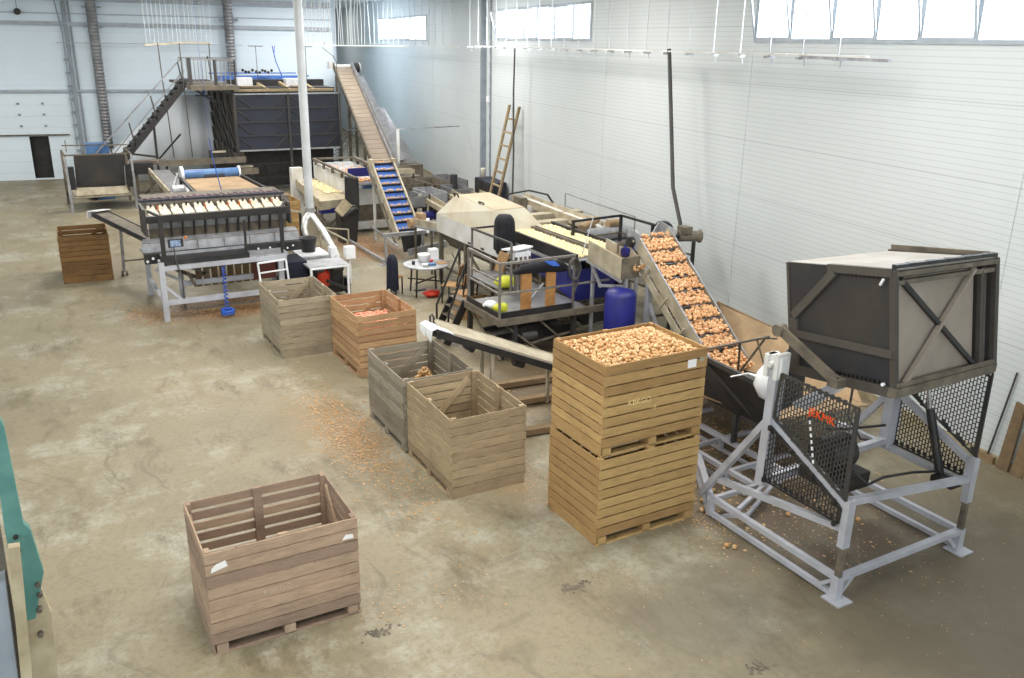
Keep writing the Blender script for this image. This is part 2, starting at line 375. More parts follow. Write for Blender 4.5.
# ------------------------------------------------------------------ room shell (hall axes are turned 8.5 degrees from the machines)
TH = math.radians(8.5); NX = Vector((math.cos(TH), -math.sin(TH), 0)); NY = Vector((math.sin(TH), math.cos(TH), 0))
def H(a, s, z): v = NX * a + NY * s; return (v.x, v.y, z)       # a across the hall, s along it
WR, WB = 11.53, 43.72
def hbox(mb, a0, a1, s0, s1, z0, z1, tone=None):
    ps = [H(a0, s0, z0), H(a1, s0, z0), H(a1, s1, z0), H(a0, s1, z0), H(a0, s0, z1), H(a1, s0, z1), H(a1, s1, z1), H(a0, s1, z1)]
    return mb.add(ps, [(0, 3, 2, 1), (4, 5, 6, 7), (0, 1, 5, 4), (1, 2, 6, 5), (2, 3, 7, 6), (3, 0, 4, 7)], tone)
struct(hbox(MB(), -16, 12.2, -6, 65, -.2, 0), 'floor', 'floor', 'dusty tan concrete floor of the hall')
WINS = [(41.1, 51.1, 6.14, 7.2), (23.8, 31.8, 6.22, 7.2), (6.0, 16.05, 6.24, 7.25)]
wr = MB(); s0 = -6
for a, b, z0, z1 in sorted(WINS):
    hbox(wr, WR, WR + .2, s0, a, 0, 9); hbox(wr, WR, WR + .2, a, b, 0, z0); hbox(wr, WR, WR + .2, a, b, z1, 9); s0 = b
hbox(wr, WR, WR + .2, s0, 64.4, 0, 9)
struct(wr, 'wall_right', 'wallR', 'ribbed grey-white panel wall with high strip windows')
wb = MB(); DW = (-5.72, -4.96, 0.06, 1.88)
for a0, a1, z0, z1 in ((-16, -9.6, 0, 9), (-9.6, -3.75, 3.78, 9), (-3.75, 7.8, 0, 9)): hbox(wb, a0, a1, WB, WB + .2, z0, z1)
hbox(wb, 7.6, 7.8, WB, 64.4, 0, 9); hbox(wb, 7.8, WR + .2, 64.2, 64.4, 0, 9)
struct(wb, 'wall_back', 'wallB', 'bluish white panelled wall at the far end of the hall')
cl = MB(); cl.plate([H(WR + .2, -6, 8.15), H(WR + .2, 64.4, 8.15), H(-16, 64.4, 9.9), H(-16, -6, 9.9)], .1)
struct(cl, 'ceiling', 'ceil')
wl = MB(); hbox(wl, -16.2, -16, -6, 44, 0, 5.4); hbox(wl, -16.2, -16, -6, 44, 7.6, 10)
for s_ in (-6, 8, 22, 36): hbox(wl, -16.2, -16, s_, s_ + 3, 5.4, 7.6)
struct(wl, 'wall_left', 'wallB', 'pale panel wall with strip windows on the unseen left side')
wf_ = MB(); hbox(wf_, -16.2, WR + .2, -6.2, -6, 0, 4.2); hbox(wf_, -16.2, WR + .2, -6.2, -6, 7.4, 10); hbox(wf_, -16.2, -12, -6.2, -6, 4.2, 7.4); hbox(wf_, 9, WR + .2, -6.2, -6, 4.2, 7.4); struct(wf_, 'wall_front', 'wallB', 'pale panel wall behind the viewer')
# sectional door with the dark opening of its wicket
dd = MB()
hbox(dd, -9.6, DW[0], WB + .02, WB + .1, 0, 3.78); hbox(dd, DW[1], -3.75, WB + .02, WB + .1, 0, 3.78)
hbox(dd, DW[0], DW[1], WB + .02, WB + .1, DW[3], 3.78); hbox(dd, DW[0], DW[1], WB + .02, WB + .1, 0, DW[2])
d1 = struct(dd, 'door_1', 'door', 'large pale sectional door with a small dark walk-through opening')
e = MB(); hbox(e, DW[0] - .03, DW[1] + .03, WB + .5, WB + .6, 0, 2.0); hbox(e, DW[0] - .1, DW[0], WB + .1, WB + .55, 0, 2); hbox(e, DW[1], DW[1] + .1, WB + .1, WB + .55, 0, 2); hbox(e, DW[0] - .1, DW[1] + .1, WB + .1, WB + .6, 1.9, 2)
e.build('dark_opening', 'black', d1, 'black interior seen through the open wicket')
e = MB()
for zz in (3.26, 2.8, 2.32):
    for aa in (-5.95, -5.0): hbox(e, aa - .05, aa + .05, WB - .02, WB + .03, zz - .04, zz + .04)
e.build('hinge', 'trimgrey', d1)
e = MB(); hbox(e, -9.6, -4.1, WB - .06, WB + .02, 1.90, 1.96); e.build('lintel_rail', 'dusty', d1)
tr = MB(); hbox(tr, -16, 7.6, WB - .12, WB, 3.74, 3.84); hbox(tr, -16, 7.6, WB - .14, WB, 6.46, 6.62); hbox(tr, -16, 7.6, WB - .06, WB, 6.93, 6.97); hbox(tr, -16, 7.6, WB - .3, WB, 7.46, 7.7)
struct(tr, 'trim_1', 'beamgrey', 'grey horizontal girts across the far wall')
tr = MB(); hbox(tr, -3.74, -3.6, WB - .16, WB, 0, 7.6); hbox(tr, -3.5, -3.44, WB - .1, WB, 0, 7.6)
e2 = H(-3.95, WB - .2, 7.6); tr.bar(H(-3.98, WB - .18, 7.6), H(-3.82, WB - .18, 6.2), .05); tr.bar(H(-3.82, WB - .18, 6.2), H(-3.86, WB - .18, 1.4), .05)
for k in range(8): hbox(tr, -3.9, -3.74, WB - .18, WB - .05, 1.2 + k * .55, 1.28 + k * .55)
struct(tr, 'trim_2', 'trimgrey', 'grey column with door track beside the sectional door')
tr = MB()
hbox(tr, WR - .2, WR, 32.78, 32.95, 0, 8.1)
for k in range(16): hbox(tr, WR - .05, WR, 32.25, 32.33, .4 + k * .48, .6 + k * .48)
hbox(tr, WR - .06, WR, 32.2, 32.26, 0, 8.1)
struct(tr, 'trim_3', 'trimgrey', 'grey steel column against the right wall beside the ladder')
for i, s_ in enumerate((9.3, 16.1, 22.8, 40.2)):
    tr = MB(); hbox(tr, WR - .012, WR, s_ - .05, s_ + .05, 0, 8.1); struct(tr, 'trim_%d' % (4 + i), 'wallR', 'flat cover strip over a panel joint')
tr = MB(); hbox(tr, WR - .03, WR, -6, 64, 0, .14); struct(tr, 'baseboard_right', 'fgtan', 'dusty strip along the foot of the right wall')
mull = {0: [44.2, 47.6], 1: [25.0, 26.4, 27.8, 29.0, 30.4], 2: [8.3, 9.4, 10.5, 11.6, 12.6, 13.7, 14.9]}
for i, (a, b, z0, z1) in enumerate(WINS):
    f = MB()
    hbox(f, WR - .03, WR + .1, a, b, z0 - .05, z0 + .02); hbox(f, WR - .03, WR + .1, a, b, z1 - .02, z1 + .05)
    for s_ in [a + .03, b - .03] + mull[i]: hbox(f, WR - .02, WR + .08, s_ - .05, s_ + .05, z0, z1)
    wo = struct(f, 'window_%d' % (3 - i), 'beamgrey', 'strip window high in the right wall, glowing with daylight')
    sh = MB()
    ms = sorted([a] + mull[i] + [b])
    for k in range(1, len(ms) - 1, 2):   # tilted opening sashes
        p0, p1 = ms[k], ms[k + 1]
        for q0, q1 in (((p0, 0), (p0, 1)), ((p1, 0), (p1, 1)), ((p0, 1), (p1, 1)), ((p0, 0), (p1, 0))):
            sh.bar(H(WR + .0 - q0[1] * .22, q0[0], z0 + .03 + q0[1] * (z1 - z0 - .08)), H(WR - q1[1] * .22, q1[0], z0 + .03 + q1[1] * (z1 - z0 - .08)), .035)
    sh.build('opening_sash', 'beamgrey', wo)
    g = MB(); hbox(g, WR + .1, WR + .105, a, b, z0, z1); g.build('pane', 'glass', wo)

# ------------------------------------------------------------------ wooden box crates
WOODS = {
 'pinkgrey': wood('weathered_pink_brown_boards', rgb(180, 155, 130), rgb(146, 124, 106), rgb(92, 76, 63), dirt=.45),
 'tan': wood('worn_tan_boards', rgb(176, 157, 124), rgb(143, 124, 97), rgb(92, 76, 58), dirt=.5),
 'grey': wood('weathered_grey_boards', rgb(158, 149, 131), rgb(128, 119, 103), rgb(86, 77, 65), dirt=.6),
 'honey': wood('honey_boards', rgb(187, 155, 101), rgb(155, 122, 77), rgb(104, 77, 49), dirt=.4),
 'orange': wood('orange_brown_boards', rgb(185, 151, 110), rgb(158, 124, 88), rgb(106, 77, 54), dirt=.4),
 'brown': wood('brown_stained_boards', rgb(137, 103, 59), rgb(116, 85, 50), rgb(63, 49, 34), dirt=.8),
 'dimgrey': wood('dull_grey_brown_boards', rgb(167, 155, 131), rgb(143, 131, 110), rgb(99, 88, 72), dirt=.5),
}
def crate(label, wd, x, y, z, rz, group='wooden box crates', long_y=False, gap=.019, back_gap=None, floor_z=.14):
    """x, y: its near left bottom corner; 1.6 long, 1.19 deep, 1.22 high"""
    L, W, Hh = 1.6, 1.19, 1.22
    t = thing('wooden_crate', label, 'crate', (x, y, z), group, rz)
    wm = WOODS[wd]
    def bl(mb, name, l=None):
        if long_y: mb.v = [(W - v[1] if False else v[1], v[0], v[2]) for v in mb.v]; mb.f = [f[::-1] for f in mb.f]
        return mb.build(name, wm, t, l, world=False)
    b = .016
    def rows(mb, u0, u1, v0, v1, along, z0, n, gp):
        hh = (Hh - z0) / n
        for k in range(n):
            j = rnd.uniform(-.003, .003)
            if along == 'x': mb.box(u0, u1, v0 + j, v1 + j, z0 + k * hh + gp / 2, z0 + (k + 1) * hh - gp / 2)
            else: mb.box(u0 + j, u1 + j, v0, v1, z0 + k * hh + gp / 2, z0 + (k + 1) * hh - gp / 2)
    m = MB(); rows(m, 0, L, 0, b, 'x', .12, 8, gap); bl(m, 'long_side')
    m = MB(); rows(m, 0, L, W - b, W, 'x', .12, 8, back_gap or gap); bl(m, 'long_side')
    for u in (0, L - b):
        m = MB(); m.box(u, u + b, b, W - b, .0, .17); rows(m, u, u + b, b, W - b, 'y', .175, 8, gap); bl(m, 'short_side')
    for u in (b, L - b - .05):
        for v in (b, W - b - .09):
            m = MB(); m.box(u, u + .05, v, v + .09, .12, Hh + .004); bl(m, 'corner_post')
    for v in (b, W - b - .045):
        m = MB(); m.box(L / 2 - .05, L / 2 + .05, v, v + .045, .12, Hh + .006); bl(m, 'middle_post')
    for u in (b + .02, L - b - .02):
        m = MB(); m.bar((u, .14, .22), (u, W - .16, 1.12), .03, .10); bl(m, 'diagonal_brace')
    m = MB(); n = 9
    for k in range(n): m.box(b + .004, L - b - .004, b + k * (W - 2 * b) / n + .006, b + (k + 1) * (W - 2 * b) / n - .006, floor_z - .022, floor_z)
    bl(m, 'floor_boards')
    for u in (.03, L / 2 - .06, L - .15):
        m = MB(); m.box(u, u + .12, .0, W, .022, .118); m.box(u, u + .12, 0.0, W, 0, .02); bl(m, 'skid')
    for v in (.0, W - .1):
        m = MB(); m.box(.0, L, v, v + .1, 0.0, .021); bl(m, 'bottom_runner')
    return t
D2 = math.radians
c_front = crate('empty weathered wooden box crate standing alone in the foreground, nearest the camera', 'pinkgrey', 1.096, 8.039, 0, D2(-.5), back_gap=.035)
c_D = crate('empty tan wooden crate, nearer of the two touching crates under the small conveyor', 'tan', 4.692, 9.851, 0, D2(-1.0), long_y=True)
c_C = crate('grey weathered wooden crate holding a small onion heap, under the conveyor head', 'grey', 4.69, 11.52, 0, D2(-1.08), long_y=True)
c_S0 = crate('honey-coloured closed-looking wooden crate at the bottom of the two-crate stack', 'honey', 5.809, 7.891, 0, D2(.1))
c_S1 = crate('honey-coloured wooden crate heaped with onions, top of the two-crate stack', 'honey', 5.845, 7.945, 1.228, D2(-.3))
c_A = crate('empty dull grey-brown crate beside the frame of the weighing machine', 'dimgrey', 4.159, 16.549, 0, D2(-.5), long_y=True)
c_B = crate('orange-brown wooden crate with pink onions at the bottom, beside the empty grey-brown one', 'orange', 5.175, 14.866, 0, D2(-.15), long_y=True)
c_far = crate('brown stained crate standing at far left under the end of the slim conveyor', 'brown', .717, 24.62, 0, D2(-3.0), long_y=True)
c_far.scale = (1.0, .98, 1)
# light timber crate with its open side boards, behind the weighing machine
c_y = crate('yellow-brown crate half hidden between weighing machine and white duct', 'honey', 6.05, 25.6, .0, D2(0), long_y=True)
c_y.location = (6.2, 25.9, .28)
pl = MB()
for k in range(5): pl.box(6.15, 7.45, 25.9 + k * .33, 25.9 + k * .33 + .14, .24, .27)
for xx in (6.2, 6.75, 7.3): pl.box(xx, xx + .1, 25.9, 27.4, .02, .24)
one(pl, 'pallet', 'oldwood', 'wooden pallet stack under the yellow-brown crate behind the weighing machine', 'pallet')
# crate labels and writing
def patch(parent, pts, mat_, name='paper_label', th=.003):
    m = MB(); m.plate(pts, th); return m.build(name, mat_, parent, world=False)
patch(c_S1, [(1.28, -.006, .98), (1.42, -.006, .98), (1.42, -.006, 1.09), (1.28, -.006, 1.09)], 'label')
patch(c_S1, [(1.47, -.006, 1.04), (1.55, -.006, 1.04), (1.55, -.006, 1.10), (1.47, -.006, 1.10)], 'dustlight')
patch(c_front, [(.05, -.006, .99), (.22, -.006, 1.03), (.2, -.006, 1.1), (.11, -.006, 1.08), (.06, -.006, 1.04)], 'label')
patch(c_front, [(1.42, -.006, .98), (1.55, -.006, .98), (1.54, -.006, 1.03), (1.46, -.006, 1.04)], 'label')
def text(body, size, mat_, parent, loc, rot, name, ext=.002, local=True):
    cu = bpy.data.curves.new(name, 'FONT'); cu.body = body; cu.size = size; cu.extrude = ext; cu.align_x = 'CENTER'
    tmp = bpy.data.objects.new(name + '_t', cu); COL.objects.link(tmp)
    dg = bpy.context.evaluated_depsgraph_get(); me = bpy.data.meshes.new_from_object(tmp.evaluated_get(dg))
    bpy.data.objects.remove(tmp)
    me.materials.clear(); me.materials.append(M[mat_])
    o = bpy.data.objects.new(name, me); COL.objects.link(o); o.parent = parent; o.location = loc; o.rotation_euler = rot
    return o
text('KBKGO', .105, 'chalk', c_S1, (.55, -.0005, .63), (PI / 2, 0, 0), 'crayon_writing')
text('1', .1, 'chalk', c_S1, (.8, -.0005, .5), (PI / 2, 0, 0), 'crayon_digit')
text('KBKGO', .09, 'chalkw', c_front, (.7, -.0005, .57), (PI / 2, 0, 0), 'chalk_writing')

# ------------------------------------------------------------------ onions
def onion_mesh(name, m_, lv=2):
    V0, F0 = ICO[lv]; vs = []
    for x, y, z in V0:
        k = 1.0; zz = z * .88
        r = math.hypot(x, y)
        if z > .8: zz = .70 + (z - .8) * 2.1; k = .55 + .45 * (1 - z) / .2
        if z < -.85: zz = -.76
        vs.append((x * k, y * k, zz))
    me = bpy.data.meshes.new(name); me.from_pydata(vs, [], F0); me.polygons.foreach_set('use_smooth', [True] * len(F0))
    a = me.attributes.new('tone', 'FLOAT', 'FACE'); a.data.foreach_set('value', [.4] * len(F0))
    me.materials.append(M[m_]); return me
OM = onion_mesh('onion', 'onion', 2)
def rrot(): return Matrix.Rotation(rnd.uniform(0, 6.28), 3, 'Z') @ Matrix.Rotation(rnd.uniform(0, 2.2), 3, 'X')
def stuff_onions(name, spots, mat_, label, lv=1, cat='onions'):
    m = MB()
    for (x, y, z, r) in spots: m.ball((x, y, z), r, rnd.uniform(.9, 1.05), 1, rnd.uniform(.82, .98), lv, rnd.random(), rrot())
    return one(m, name, mat_, label, cat, kind='stuff')
# heap in the top crate
ct = c_S1.matrix_world
cr_rot = Matrix.Rotation(D2(-.3), 4, 'Z'); base = Vector((5.845, 7.945, 1.228))
spots = []
def heap_h(u, v):
    e_ = min(u - .03, 1.57 - u, v - .03, 1.16 - v)
    return 1.135 + .11 * min(1, max(0, e_) / .35)
uu = .065
nx, ny = 36, 27
for i in range(nx):
    for j in range(ny):
        u = .045 + (i + (.5 if j % 2 else 0)) * 1.49 / nx + rnd.uniform(-.012, .012); v = .05 + j * 1.09 / (ny - 1) + rnd.uniform(-.012, .012)
        spots.append((u, v, heap_h(u, v) + rnd.uniform(-.02, .02), rnd.uniform(.021, .031)))
for _ in range(230):
    u = rnd.uniform(.2, 1.4); v = rnd.uniform(.15, 1.04); spots.append((u, v, heap_h(u, v) + .03, rnd.uniform(.022, .03)))
wsp = [(tuple(base + cr_rot @ Vector(s_[:3])), s_[3]) for s_ in spots]
wsp.sort(key=lambda q: (Vector(q[0]) - Vector((0, 0, 6.11))).length - q[0][2] * 1.2)
for p_, r_ in wsp[:288]:
    o = bpy.data.objects.new('onion', OM); COL.objects.link(o); o.location = p_; o.scale = (r_, r_, r_)
    o.rotation_euler = (rnd.uniform(-1.6, 1.6), rnd.uniform(-1, 1), rnd.uniform(0, 6))
    tag(o, 'brown onion in the heap that fills the top crate of the stack', 'onion', 'onions heaped in the top crate')
stuff_onions('onion_heap', [(*p_, r_) for p_, r_ in wsp[288:]] , 'onion', 'remaining brown onions heaped at the back of the top crate', 2)
m = MB()
for (u, v) in ((0, 0),):
    pts = [base + cr_rot @ Vector(q) for q in ((.03, .03, 1.11), (1.57, .03, 1.11), (1.57, 1.16, 1.11), (.03, 1.16, 1.11), (.4, .35, 1.215), (1.2, .35, 1.215), (1.2, .84, 1.215), (.4, .84, 1.215))]
    m.add(pts, [(0, 1, 5, 4), (1, 2, 6, 5), (2, 3, 7, 6), (3, 0, 4, 7), (4, 5, 6, 7), (3, 2, 1, 0)])
one(m, 'onion_fill', 'onion', 'onion skins between the bulbs of the top crate heap', 'onions', kind='stuff')
# loose onions on the floor round the tipper
for (x, y) in ((7.72, 8.35), (7.8, 8.15), (7.62, 7.95), (7.9, 8.5), (7.3, 7.1), (7.36, 7.02), (8.6, 7.3), (9.35, 6.75), (9.95, 8.6), (7.55, 8.3), (7.95, 7.55), (8.15, 8.3)):
    r_ = .032; o = bpy.data.objects.new('onion', OM); COL.objects.link(o); o.location = (x, y, r_ * .9); o.scale = (r_, r_, r_); o.rotation_euler = (rnd.uniform(-.3, .3), 0, rnd.uniform(0, 6))
    tag(o, 'single onion lying on the dirty floor between stacked crates and box tipper', 'onion', 'loose onions on the floor')
# small heaps in other crates
sp = []
for _ in range(620):
    a_ = rnd.uniform(0, 6.28); d_ = .5 * math.sqrt(rnd.random()); hh = .88 * (1 - d_ / .58)
    sp.append((5.42 + d_ * math.cos(a_), 12.35 + d_ * math.sin(a_) * 1.15, .17 + hh + rnd.uniform(-.04, .02), .033))
stuff_onions('onion_heap', sp, 'onion', 'small heap of onions on the floor of the grey crate')
sp = []
for i in range(17):
    for j in range(20): sp.append((5.235 + i * .062 + rnd.uniform(-.015, .015), 14.95 + j * .066 + rnd.uniform(-.015, .015), .84 + .20 * math.exp(-((i - 3) ** 2 + (j - 4) ** 2) / 60) + rnd.uniform(-.02, .02), .035))
m = MB()
for (x, y, z, r) in sp: m.ball((x, y, z), r, 1, 1, .9, 1, rnd.random(), rrot())
m.box(5.24, 6.30, 14.96, 16.26, .15, .8, .5)
one(m, 'onion_heap', 'onion_pink', 'pink onions half filling the orange-brown crate', 'onions', kind='stuff')
# scattered skins
def skins(cx, cy, rx, ry, n, label, mt='skins', smin=.008, smax=.02):
    m = MB()
    for _ in range(n):
        x = cx + rnd.gauss(0, rx); y = cy + rnd.gauss(0, ry)
        if x * .989 - y * .148 > 11.35: continue
        s_ = rnd.uniform(smin, smax); a_ = rnd.uniform(0, 6.28)
        pts = [(x + s_ * math.cos(a_ + t) * k, y + s_ * math.sin(a_ + t), .004 + rnd.uniform(0, .006)) for t, k in ((0, 1), (1.6, .7), (3.1, 1), (4.7, .8))]
        m.add(pts, [(0, 1, 2, 3)], rnd.random())
    return one(m, 'onion_skins', mt, label, 'onion skins', kind='stuff')
skins(4.2, 12.4, .28, 1.2, 2200, 'dry onion skins scattered left of the two touching crates', 'skins', .01, .024)
skins(3.2, 8.0, .4, .3, 60, 'few onion skins right of the foreground crate')
skins(6.0, 10.6, .25, .9, 500, 'onion skins between the touching crates and the stack')
skins(7.7, 7.9, .35, .6, 380, 'onion skins at the foot of the stacked crates')
skins(8.8, 6.9, .7, .8, 420, 'onion skins under the box tipper', 'skins', .006, .015)
skins(9.2, 25.3, .5, 1.3, 1500, 'orange onion skins on the floor before the cleated conveyor', smin=.015, smax=.035)
skins(9.3, 10.0, .9, 1.4, 1400, 'onion waste under the hopper', 'skins', .01, .03)
skins(4.2, 20.7, 1.0, .35, 1800, 'onion waste under the weighing machine', smin=.012, smax=.03)
skins(2.2, 20.9, .3, .5, 500, 'onion skins left of the weighing machine legs', 'skins', .01, .025)
skins(6.6, 13.0, .4, .9, 500, 'onion skins under the small conveyor')
skins(7.6, 7.2, 2.4, 2.4, 260, 'sparse onion skins over the right part of the floor', 'skins', .005, .012)
skins(3.6, 5.2, 1.0, .8, 120, 'sparse onion skins on the floor in the foreground', 'skins', .005, .012)
for (cx, cy, k) in ((5.1, 7.3, .07), (2.75, 7.6, .05), (6.0, 5.2, .12)):
    skins(cx, cy, .09, .05, 40, 'dark crumbs on the concrete near the %s' % ('stacked crates' if k == .07 else 'foreground crate' if k == .05 else 'front edge of the photo'), 'dusty', .01, .03)
# soft dark floor stains
# ------------------------------------------------------------------ box tipper
TX, TY = 7.65, 5.66
def T(u, v, z): return (TX + u, TY + v, z)
tp = thing('box_tipper', 'large grey box tipper with its dark tipping box raised, at right', 'machine', (TX, TY, 0))
def TB(name, mt, fn, label=None, par=None, bevel=0):
    m = MB(); fn(m); return m.build(name, mt, par or tp, label, bevel=bevel)
def f(m):
    for u in (0.0, 2.25):
        m.bar(T(u, -.04, .28), T(u, 2.2, .28), .07, .07); m.bar(T(u, 0, .05), T(u, 2.2, .05), .06, .06)
        m.bar(T(u, 2.15, .02), T(u, 2.15, .28), .08)
        m.bar(T(u + (.03 if u else -.03), .25, .06), T(u, .02, .26), .04)
    m.bar(T(.1, 2.0, .04), T(.1, 1.6, .26), .05)
    m.bar(T(-.04, 0, .28), T(2.29, 0, .28), .08, .07); m.bar(T(.06, .0, .06), T(.26, .0, .26), .05); m.bar(T(2.19, .0, .06), T(1.99, .0, .26), .05)
    m.bar(T(0, 2.15, .25), T(2.25, 2.15, .25), .06)
    m.bar(T(0, 0, 0.02), T(0, 0, .31), .1); m.bar(T(2.25, 0, .02), T(2.25, 0, .31), .1)
    for u in (0, 2.25):
        m.box(TX + u - .12, TX + u + .12, TY - .16, TY + .1, 0.0, .02)
TB('base_frame', 'frame_grey', f)
def f(m):
    m.bar(T(-.02, 2.15, .27), T(.75, 3.3, .25), .09, .06); m.bar(T(-.02, 2.15, .04), T(.7, 3.25, .04), .07, .05)
    for u in (.8, 1.5): m.bar(T(u, 2.2, .25), T(u, 5.6, .25), .07); m.bar(T(u, 2.3, .05), T(u, 5.6, .05), .05)
    for v in (2.7, 3.6, 4.6): m.bar(T(.8, v, .22), T(2.2, v, .22), .06); m.bar(T(.8, v, .02), T(.8, v, .25), .06); m.bar(T(1.5, v, .02), T(1.5, v, .25), .06)
    m.bar(T(.05, 1.7, .3), T(1.0, 2.1, .3), .05); m.bar(T(.3, 1.8, .05), T(1.3, 2.3, .05), .05)
TB('hopper_undercarriage', 'frame_grey', f)
for u in (0.0, 2.25):
    def f(m):
        m.bar(T(u, 0, .22), T(u, 0, .78), .065)
        for k in range(8): m.bar(T(u - .035, -.0, .36 + k * .05), T(u - .036, 0, .385 + k * .05), .02)
    TB('telescopic_leg', 'dusty', f, 'perforated brown adjusting leg')
    def f(m):
        m.bar(T(u, 0, .7), T(u, 0, 1.3), .11, .09)                      # bracket over the leg
        m.bar(T(u, 0.0, .93), T(u, 2.05, .60 if u == 0 else .95), .07, .08)
        m.bar(T(u, .02, 1.22), T(u, 1.27, 1.80), .08, .07)
        if u == 0: m.bar(T(u, 1.30, .9), T(u, 1.27, 2.45), .16, .12); m.bar(T(u, 2.35, .26), T(u, 1.35, 1.72), .1, .08)
        else: m.bar(T(u, 1.24, .95), T(u, 1.24, 2.3), .2, .14); m.bar(T(u, 2.35, .26), T(u, 1.3, 1.72), .1, .08)
        m.bar(T(u, .02, 1.22), T(u, .02, .9), .1)
    TB('side_frame', 'frame_grey', f)
    def f(m):
        m.box(TX + u - .06, TX + u + .06, TY + 1.16, TY + 1.42, 2.36, 2.62); m.box(TX + u - .1, TX + u + .1, TY + 1.19, TY + 1.25, 2.34, 2.66); m.box(TX + u - .1, TX + u + .1, TY + 1.35, TY + 1.41, 2.34, 2.62)
        m.tube(T(u - .13, 1.3, 2.52), T(u + .13, 1.3, 2.52), .035)
    TB('pivot_bearing', 'white', f, 'pale worn bearing block')
def f(m): m.bar(T(.05, 0.0, 1.28), T(2.2, .42, .95), .09, .07)
def f(m):
    m.bar(T(0.03, .02, 1.27), T(2.2, .02, 1.02), .08, .08)
    m.bar(T(.1, 1.26, .99), T(2.2, 1.24, 1.05), .09, .08)
TB('cross_beam', 'frame_grey', f)
def perf(m, u, poly, pv=.044, pz=.068, hole_v=.031, hole_z=.054, th=.004, solid=()):
    """sheet with staggered slots, cut to a polygon given in (v, z)"""
    def inside(v, z):
        c = False; n = len(poly)
        for i in range(n):
            (x1, y1), (x2, y2) = poly[i], poly[(i + 1) % n]
            if (y1 > z) != (y2 > z) and v < (x2 - x1) * (z - y1) / (y2 - y1) + x1: c = not c
        return c
    v0 = min(p[0] for p in poly); v1 = max(p[0] for p in poly); z0 = min(p[1] for p in poly); z1 = max(p[1] for p in poly)
    nv = int((v1 - v0) / pv) + 1
    x0, x1_ = TX + u - th / 2, TX + u + th / 2
    for i in range(nv):
        a = v0 + i * pv; zz = z0 - (pz / 2 if i % 2 else 0)
        while zz < z1:
            ok = [inside(a + dv, zz + dz) for dv in (0, pv) for dz in (0, pz)]
            if all(ok):
                cv, cz = a + pv / 2, zz + pz / 2
                sol = any(s_[0] < cv < s_[1] and s_[2] < cz < s_[3] for s_ in solid)
                if sol: m.box(x0, x1_, TY + a, TY + a + pv, zz, zz + pz, .5)
                else:
                    w = (pv - hole_v); h = (pz - hole_z)
                    m.box(x0, x1_, TY + a, TY + a + w, zz, zz + pz, .5); m.box(x0, x1_, TY + a + w, TY + a + pv, zz, zz + h, .5)
            elif any(ok) or inside(a + pv / 2, zz + pz / 2):
                cs = [(a, zz), (a + pv, zz), (a + pv, zz + pz), (a, zz + pz)]
                if inside(a + pv / 2, zz + pz / 2): m.box(x0, x1_, TY + a, TY + a + pv, zz, zz + pz, .5)
            zz += pz
def rim(m, u, poly, w=.022):
    for (a, b) in zip(poly, poly[1:] + poly[:1]): m.bar(T(u, *a), T(u, *b), w, w, up=(1, 0, 0))
for u in (-.06, 2.30):
    up_ = [(1.19, 1.86), (1.15, 2.44), (.02, 2.42), (.01, 1.30)]
    lo_ = [(1.24, 1.00), (1.25, 1.74), (.05, 1.18), (.07, .99)]
    def f(m): perf(m, u, up_)
    g = TB('perforated_guard', 'dark', f, 'dark slotted guard sheet')
    def f(m): rim(m, u, up_)
    TB('guard_edge', 'dark', f, par=g)
    def f(m): perf(m, u, lo_)
    g2 = TB('perforated_guard', 'black', f, 'black slotted lower guard sheet')
    def f(m):
        rim(m, u, lo_)
        for q in ((.15, 1.22), (.5, 1.4), (.85, 1.56), (1.2, 1.72), (1.2, 1.02), (.1, .98)): m.bar(T(u - .03, q[0], q[1] - .03), T(u - .03, q[0], q[1] + .03), .04)
    TB('guard_edge', 'black', f, par=g2)
tx = text('JEKMK', .135, 'letter', tp, (-.085, .475, 2.11), (PI / 2, 0, -PI / 2), 'logo_lettering', .004)
tx.rotation_euler = (PI / 2, 0, -PI / 2)
def f(m):
    for k in range(7): m.bar(T(-.075, .64 - k * .02, 2.04 - k * .075), T(-.075, .63 - k * .02, 2.0 - k * .075), .016, .016)
TB('zip_strip', 'plastic', f, 'thin white strip laced through the guard')
# cylinder with chrome rod
def f(m): m.tube(T(2.1, .78, 2.45), T(2.15, .62, 1.65), .028); 
TB('piston_rod', 'chrome', f, 'shiny chrome piston rod')
def f(m): m.tube(T(2.15, .64, 1.75), T(2.2, .36, .88), .055); m.tube(T(2.08, .35, .88), T(2.32, .35, .88), .05); m.box(TX + 2.05, TX + 2.3, TY + .1, TY + .4, .86, .94)
TB('hydraulic_cylinder', 'black', f)
# hydraulic pump unit behind the near guard
def f(m):
    m.tube(T(.35, .75, 1.45), T(.75, .75, 1.45), .22, n=20); m.tube(T(.3, .75, 1.45), T(.35, .75, 1.45), .16); m.box(TX + .35, TX + .9, TY + .45, TY + 1.05, 1.04, 1.24)
    m.hose([T(.5, .6, 1.2), T(.3, .3, 1.5), T(.4, .1, 1.35), T(.8, .2, 1.3), T(1.5, .3, 1.15), T(2.1, .35, 1.0)], .018)
    m.hose([T(.5, .9, 1.2), T(.9, 1.2, 1.5), T(1.4, 1.3, 1.35), T(2.1, 1.2, 1.3)], .018)
TB('pump_motor', 'black', f)
